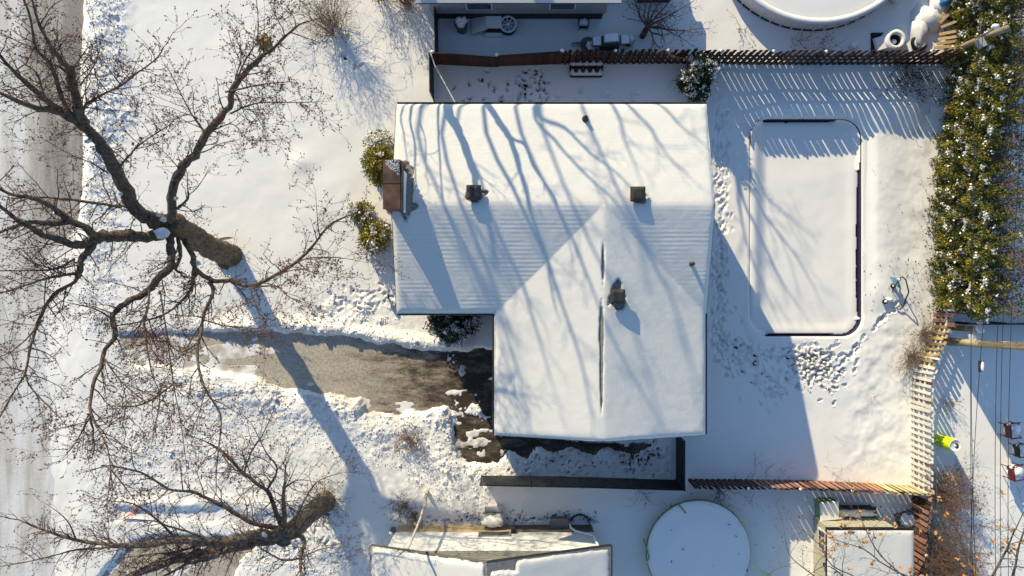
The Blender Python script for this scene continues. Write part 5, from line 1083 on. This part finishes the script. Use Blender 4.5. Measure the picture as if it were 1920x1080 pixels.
# ------------------------------------------------------------------ deciduous shrubs
def shrub(label, px, py, R_, h_, stems, mat='shrubtwig', lev=2, lean=(0, 0), bud=.15, r0=.016, name='bare_shrub', group='bare shrubs', spread=1.0, budm='bud', base=.12):
    T = Tree(); x, y, _ = P(px, py); z = gz(x, y) - .05
    for k_ in range(stems):
        a_ = TR.uniform(0, 6.28); e = TR.random() ** .6 * spread; d_ = Vector((math.cos(a_) * e * R_ + lean[0], math.sin(a_) * e * R_ + lean[1], h_ * TR.uniform(.6, 1)))
        T.twig(Vector((x + TR.gauss(0, base), y + TR.gauss(0, base), z)), d_, d_.length, r0 * TR.uniform(.6, 1.2), lev, bud, .0)
    root = thing(name, label, 'shrub', (x, y, z), group); n_ = len(T.seg)
    o = put('stems', segs_mesh('stems', T.seg, M[mat]), root); o['kind'] = 'stuff'
    if T.bud: o = put('buds', spikes_mesh('buds', np.array(T.bud), .028, M[budm]), root); o['kind'] = 'stuff'
    return root
sb = shrub('wide fan of bare stems with a pale stump at the top of the lawn', 630, 62, 1.3, 1.9, 46, 'shrubtwig', 2, (-.35, .4), .1)
part('stump', MB().tube([P(637, 64, .1), P(631, 56, .5), P(625, 42, 1.0)], [.2, .16, .1], 9), M['whitetrim'], sb, True)
shrub('bare brown shrub cut by the top edge beside the fence', 765, 12, 1.3, 1.6, 46, 'shrubtwig', 2, (-.2, .5)); shrub('small bare shrub at the top edge left of the dark fence', 720, 2, .9, 1.3, 24, 'shrubtwig', 2, (-.3, .3))
shrub('low twiggy bush on the snow bank below the driveway', 770, 825, .55, .7, 60, 'drytwig', 1, (0, .1), .5, .012, spread=1, base=.3); shrub('small reddish bush in front of the slender trunk', 762, 945, .7, .9, 34, 'drytwig', 1, (-.3, 0), .5, .010); shrub('small brown bush left of the heat pump corner', 783, 962, .35, .8, 24, 'drytwig', 1, (0, 0), .5)
shrub('brown fan of fine twigs by the olive fence boards', 1726, 628, .95, .9, 80, 'shrubtwig', 1, (0, 0), .1, .008); shrub('dry twiggy bush lower down along the olive fence', 1706, 665, 1.0, .9, 90, 'shrubtwig', 1, (-.1, -.1), .1, .008)
shrub('thin twigs in the shade behind the white fence', 1770, 757, .5, .6, 26, 'shrubtwig', 1, (.1, 0), .1, .007); shrub('dense dry brown bush where the white and red fences meet', 1765, 922, 1.0, 1.1, 150, 'drytwig', 2, (.0, .1), .2, .008, base=.4); shrub('tangled dry hedge growing along the rust red fence', 1742, 1010, 1.0, 1.5, 130, 'shrubtwig', 2, (.1, -.1), .1, .009, base=.6); shrub('dry brush at the bottom edge right of the rust red fence', 1760, 1075, 1.1, 1.5, 130, 'drytwig', 2, (.1, 0), .1, .009, base=.6)
shrub('small bare twigs below the black fence', 1205, 918, .75, .8, 9, 'twig', 1, (0, -.3), .2, .010); shrub('bare twigs hanging by the trampoline and lower fence', 1350, 915, .9, .7, 13, 'twig', 2, (0, -.5), .1, .012)
shrub('tuft of dead stalks in front of the lower fence', 1405, 894, .7, .5, 20, 'twig', 0, (0, .2), .1, .008, base=.5); shrub('row of dead stalks by the lower fence corner', 1460, 894, .8, .5, 20, 'twig', 0, (0, .2), .1, .008, base=.6)
shrub('sparse pale grass stalks near the red fence', 1570, 893, .8, .45, 22, 'drytwig', 0, (.2, .3), .0, .006, base=1.0)
shrub('brown vine tangle with snow at the hedge and fence corner', 1695, 142, 1.0, .7, 60, 'twig', 2, (0, -.2), .5, .009, base=.5, budm='pine'); shrub('scraggly weeds beside the hedge foot', 1722, 510, .35, .35, 40, 'shrubtwig', 0, (0, 0), .4, .006, base=.8); shrub('thin weeds along the hedge by the pool', 1720, 400, .3, .35, 40, 'shrubtwig', 0, (0, 0), .4, .006, base=1.0)
shrub('two thin forked twigs sticking out of the yard snow', 1633, 745, .4, .5, 3, 'twig', 1, (0, .1), .1, .008); shrub('single bent twig lying near the white fence', 1690, 765, .9, .15, 2, 'twig', 0, (-.4, .4), 0, .012)
shrub('low weeds by the slitted fence, left clump', 1500, 88, .6, .6, 22, 'shrubtwig', 1, (0, 0), .3, .008, base=.3); shrub('low weeds by the slitted fence, right clump', 1535, 90, .6, .6, 26, 'shrubtwig', 1, (0, 0), .3, .008, base=.3); shrub('broken branch lying on bright snow patch behind the fence', 1385, 50, .8, .3, 5, 'twig', 1, (-.3, -.2), .2, .014)
# bare tree by the tool shed
T = Tree(); x, y, _ = P(1203, 72); T.limb([(x, y, 0), (x + .05, y + .1, .5), (x + .1, y + .2, 1.0)], .16, .12, True, 9)
for k_ in range(9):
    a_ = math.radians(-60 + k_ * 24 + TR.uniform(-8, 8)); L_ = TR.uniform(1.4, 2.6); p0 = Vector((x + .1, y + .2, .95)); d_ = Vector((math.cos(a_), math.sin(a_), .55)); mid = p0 + d_ * L_ * .5 + rv() * .12
    q = T.limb([p0, p0 + d_ * L_ * .22 + rv() * .05, mid, p0 + d_ * L_ + rv() * .15], .055, .014, True, 6); T.dress(q, 4.5, (.4, 1.1), 2, .1, .2)
T.build('spreading_tree', 'dark bare spreading tree behind the brown fence near the tool shed', (x, y, 0), 'bark', 1)
# ------------------------------------------------------------------ evergreens
def blob(n, R3, hollow=.5, seed=0, lobes=9):
    d = RNG.normal(size=(n, 3)); d /= np.linalg.norm(d, axis=1, keepdims=True); L_ = RNG.normal(size=(lobes, 3)); L_ /= np.linalg.norm(L_, axis=1, keepdims=True)
    w_ = .52 + .62 * np.clip((d @ L_.T).max(1) - .55, 0, 1) / .45
    r = (hollow + (1 - hollow) * RNG.random(n) ** .6) * w_ * RNG.uniform(.88, 1.1, n); return d * r[:, None] * np.array(R3)
def evergreen(label, px, py, R3, mat, n=4200, ls=.055, snow=40, name='evergreen_shrub', top=None, group='evergreen shrubs', snowside=(0, 0)):
    x, y, _ = P(px, py); root = thing(name, label, 'shrub', (x, y, 0), group); c = np.array([x, y, R3[2] * .8 + .1]); pts = blob(n, R3) + c; pts = pts[pts[:, 2] > .05]
    o = put('foliage', leaves_mesh('foliage', pts, ls, M[mat], .5), root); o['kind'] = 'stuff'
    T = Tree()
    for k_ in range(10): d_ = rv(); d_.z = abs(d_.z); T.twig(Vector((x, y, .1)), d_, R3[2] * 1.2, .03, 1, 0)
    o = put('branches', segs_mesh('branches', T.seg, M['twig']), root); o['kind'] = 'stuff'
    e_ = (pts - c) / np.array(R3); up_ = pts[(e_[:, 2] > .0) & (np.linalg.norm(e_, axis=1) > .55)]; sd3 = up_[RNG.choice(len(up_), max(6, snow // 2))]; fl = np.concatenate([p_ * 1.0 + RNG.normal(size=(RNG.integers(8, 40), 3)) * np.array([.07, .07, .015]) for p_ in sd3]); fl[:, 2] += .05
    o = put('snow_flecks', leaves_mesh('snow_flecks', fl, .04, M['snow'], .8, 0), root); o['kind'] = 'stuff'
    sel = pts[RNG.choice(len(pts), snow // 3)]
    for k_, p_ in enumerate(sel):
        e = (p_ - c) / np.array(R3)
        if e[2] < -.1: continue
        s_ = TR.uniform(.03, .10); q_ = c + (p_ - c) * 1.02; q_[0] += snowside[0] * TR.random(); q_[1] += snowside[1] * TR.random(); part('snow_clump', MB().lump(tuple(q_), (s_ * TR.uniform(.7, 1.8), s_ * TR.uniform(.7, 1.4), s_ * .5), k_ + 40, 7, 4), M['snow'], root, True)
    return root
evergreen('golden green shrub tucked beside the chimney', 718, 315, (.75, 1.0, .9), 'yew', 6500, .05, 14)
evergreen('snowy upper fringe of the shrub above the chimney', 716, 272, (.75, .6, .6), 'yew', 900, .05, 60)
evergreen('yellow green bushy shrub by the house left of the roof edge', 705, 442, (.85, .85, .9), 'yew', 4200, .055, 45); evergreen('smaller twiggy yellow green shrub above the bushy one', 682, 400, (.6, .65, .6), 'yew', 1700, .05, 45)
evergreen('dark snowy evergreen at the driveway end under the eave', 852, 606, (1.15, .9, 1.1), 'pine', 6500, .06, 130)
evergreen('dark conifer with heavy snow clumps at the back corner of the house', 1300, 163, (.95, 1.0, 1.3), 'pine', 8000, .06, 150)
# ------------------------------------------------------------------ the cedar hedge
def cedar_proto(seed, h_):
    global RNG; RNG = np.random.default_rng(seed); root = bpy.data.objects.new('cedar', None); C.objects.link(root); n = 15000
    zz_ = RNG.random(n) ** .8 * h_; a_ = RNG.uniform(0, 6.283, n); lob = .76 + .17 * np.sin(a_ * 3 + zz_ * 2.2 + seed) + .16 * np.sin(a_ * 5 - zz_ * 4 + seed * 2) + .10 * np.sin(zz_ * 7 + seed)
    rr_ = (.55 + .45 * RNG.random(n) ** .5) * lob * np.where(zz_ > h_ * .9, .95, 1.0); keep_ = ~((zz_ > h_ * .72) & (rr_ < .6) & (RNG.random(n) < .8)) & ~((np.cos(a_) > -.1) & (zz_ > h_ * .5) & (RNG.random(n) < .68))
    pts = np.stack([rr_ * np.cos(a_) * .95, rr_ * np.sin(a_) * .85, zz_ + .05], 1)[keep_]
    o = put('foliage', leaves_mesh('foliage', pts, .046, M['cedar'], .5, .3), root); o['kind'] = 'stuff'
    T = Tree(); T.limb([(0, 0, 0), (.03, 0, 1.5), (-.02, .03, h_ - .5)], .12, .05, True, 8)
    for k_ in range(60): z_ = TR.uniform(h_ * .55, h_ * .97); a2 = TR.uniform(-1.7, 1.7); d_ = Vector((math.cos(a2), math.sin(a2), .35)); T.twig(Vector((0, 0, z_)), d_, TR.uniform(.5, .95), .017, 1, 0)
    mb = MB(); q = T.limbs[0][0]; mb.tube([v for v, r in q], [r for v, r in q], 8); part('trunk', mb, M['bark2'], root, True); o = put('branches', segs_mesh('branches', T.seg, M['shrubtwig']), root); o['kind'] = 'stuff'
    ok_ = pts[(pts[:, 2] > h_ * .15)]; sd3 = ok_[RNG.choice(len(ok_), 85)]
    fl = np.concatenate([p_ * np.array([1.04, 1.04, 1]) + RNG.normal(size=(int(3 + 38 * RNG.random() ** 2.5), 3)) * np.array([.045, .06, .02]) for p_ in sd3]); o = put('snow_flecks', leaves_mesh('snow_flecks', fl, .04, M['snow'], .8, 0), root); o['kind'] = 'stuff'
    return root
protos = [cedar_proto(s_, 4.05 + .15 * s_) for s_ in range(3)]
def dup(root, loc, rz, sc):
    r_ = root.copy(); C.objects.link(r_); r_.location = loc; r_.rotation_euler = (0, 0, rz); r_.scale = sc
    for ch_ in root.children: c_ = ch_.copy(); C.objects.link(c_); c_.parent = r_
    return r_
ys_ = np.linspace(P(0, -70)[1], P(0, 560)[1], 17); first = [True] * 3
for i, yv in enumerate(ys_):
    py_ = 540 - yv * PPM; xl = np.interp(py_, [-80, 100, 200, 330, 560], [1766, 1768, 1760, 1740, 1736]); loc = (P(xl + 33, 0)[0], float(yv), 0); k_ = i % 3; sc = (TR.uniform(1.15, 1.35), TR.uniform(.98, 1.12), TR.uniform(.96, 1.1)); rz_2 = TR.uniform(-.45, .45)
    if first[k_]: o = protos[k_]; o.location = loc; o.rotation_euler = (0, 0, rz_2); o.scale = sc; first[k_] = False
    else: o = dup(protos[k_], loc, rz_2, sc)
    tag(o, 'cedar at the lower end of the green hedge beside the red fence boards' if i == 16 else 'cedar crossed by the grey brown lamp pole near the top of the hedge' if i == 4 else 'tall snow flecked cedar inside the dense green hedge row, not at its end', 'tree', 'cedars in the hedge row')
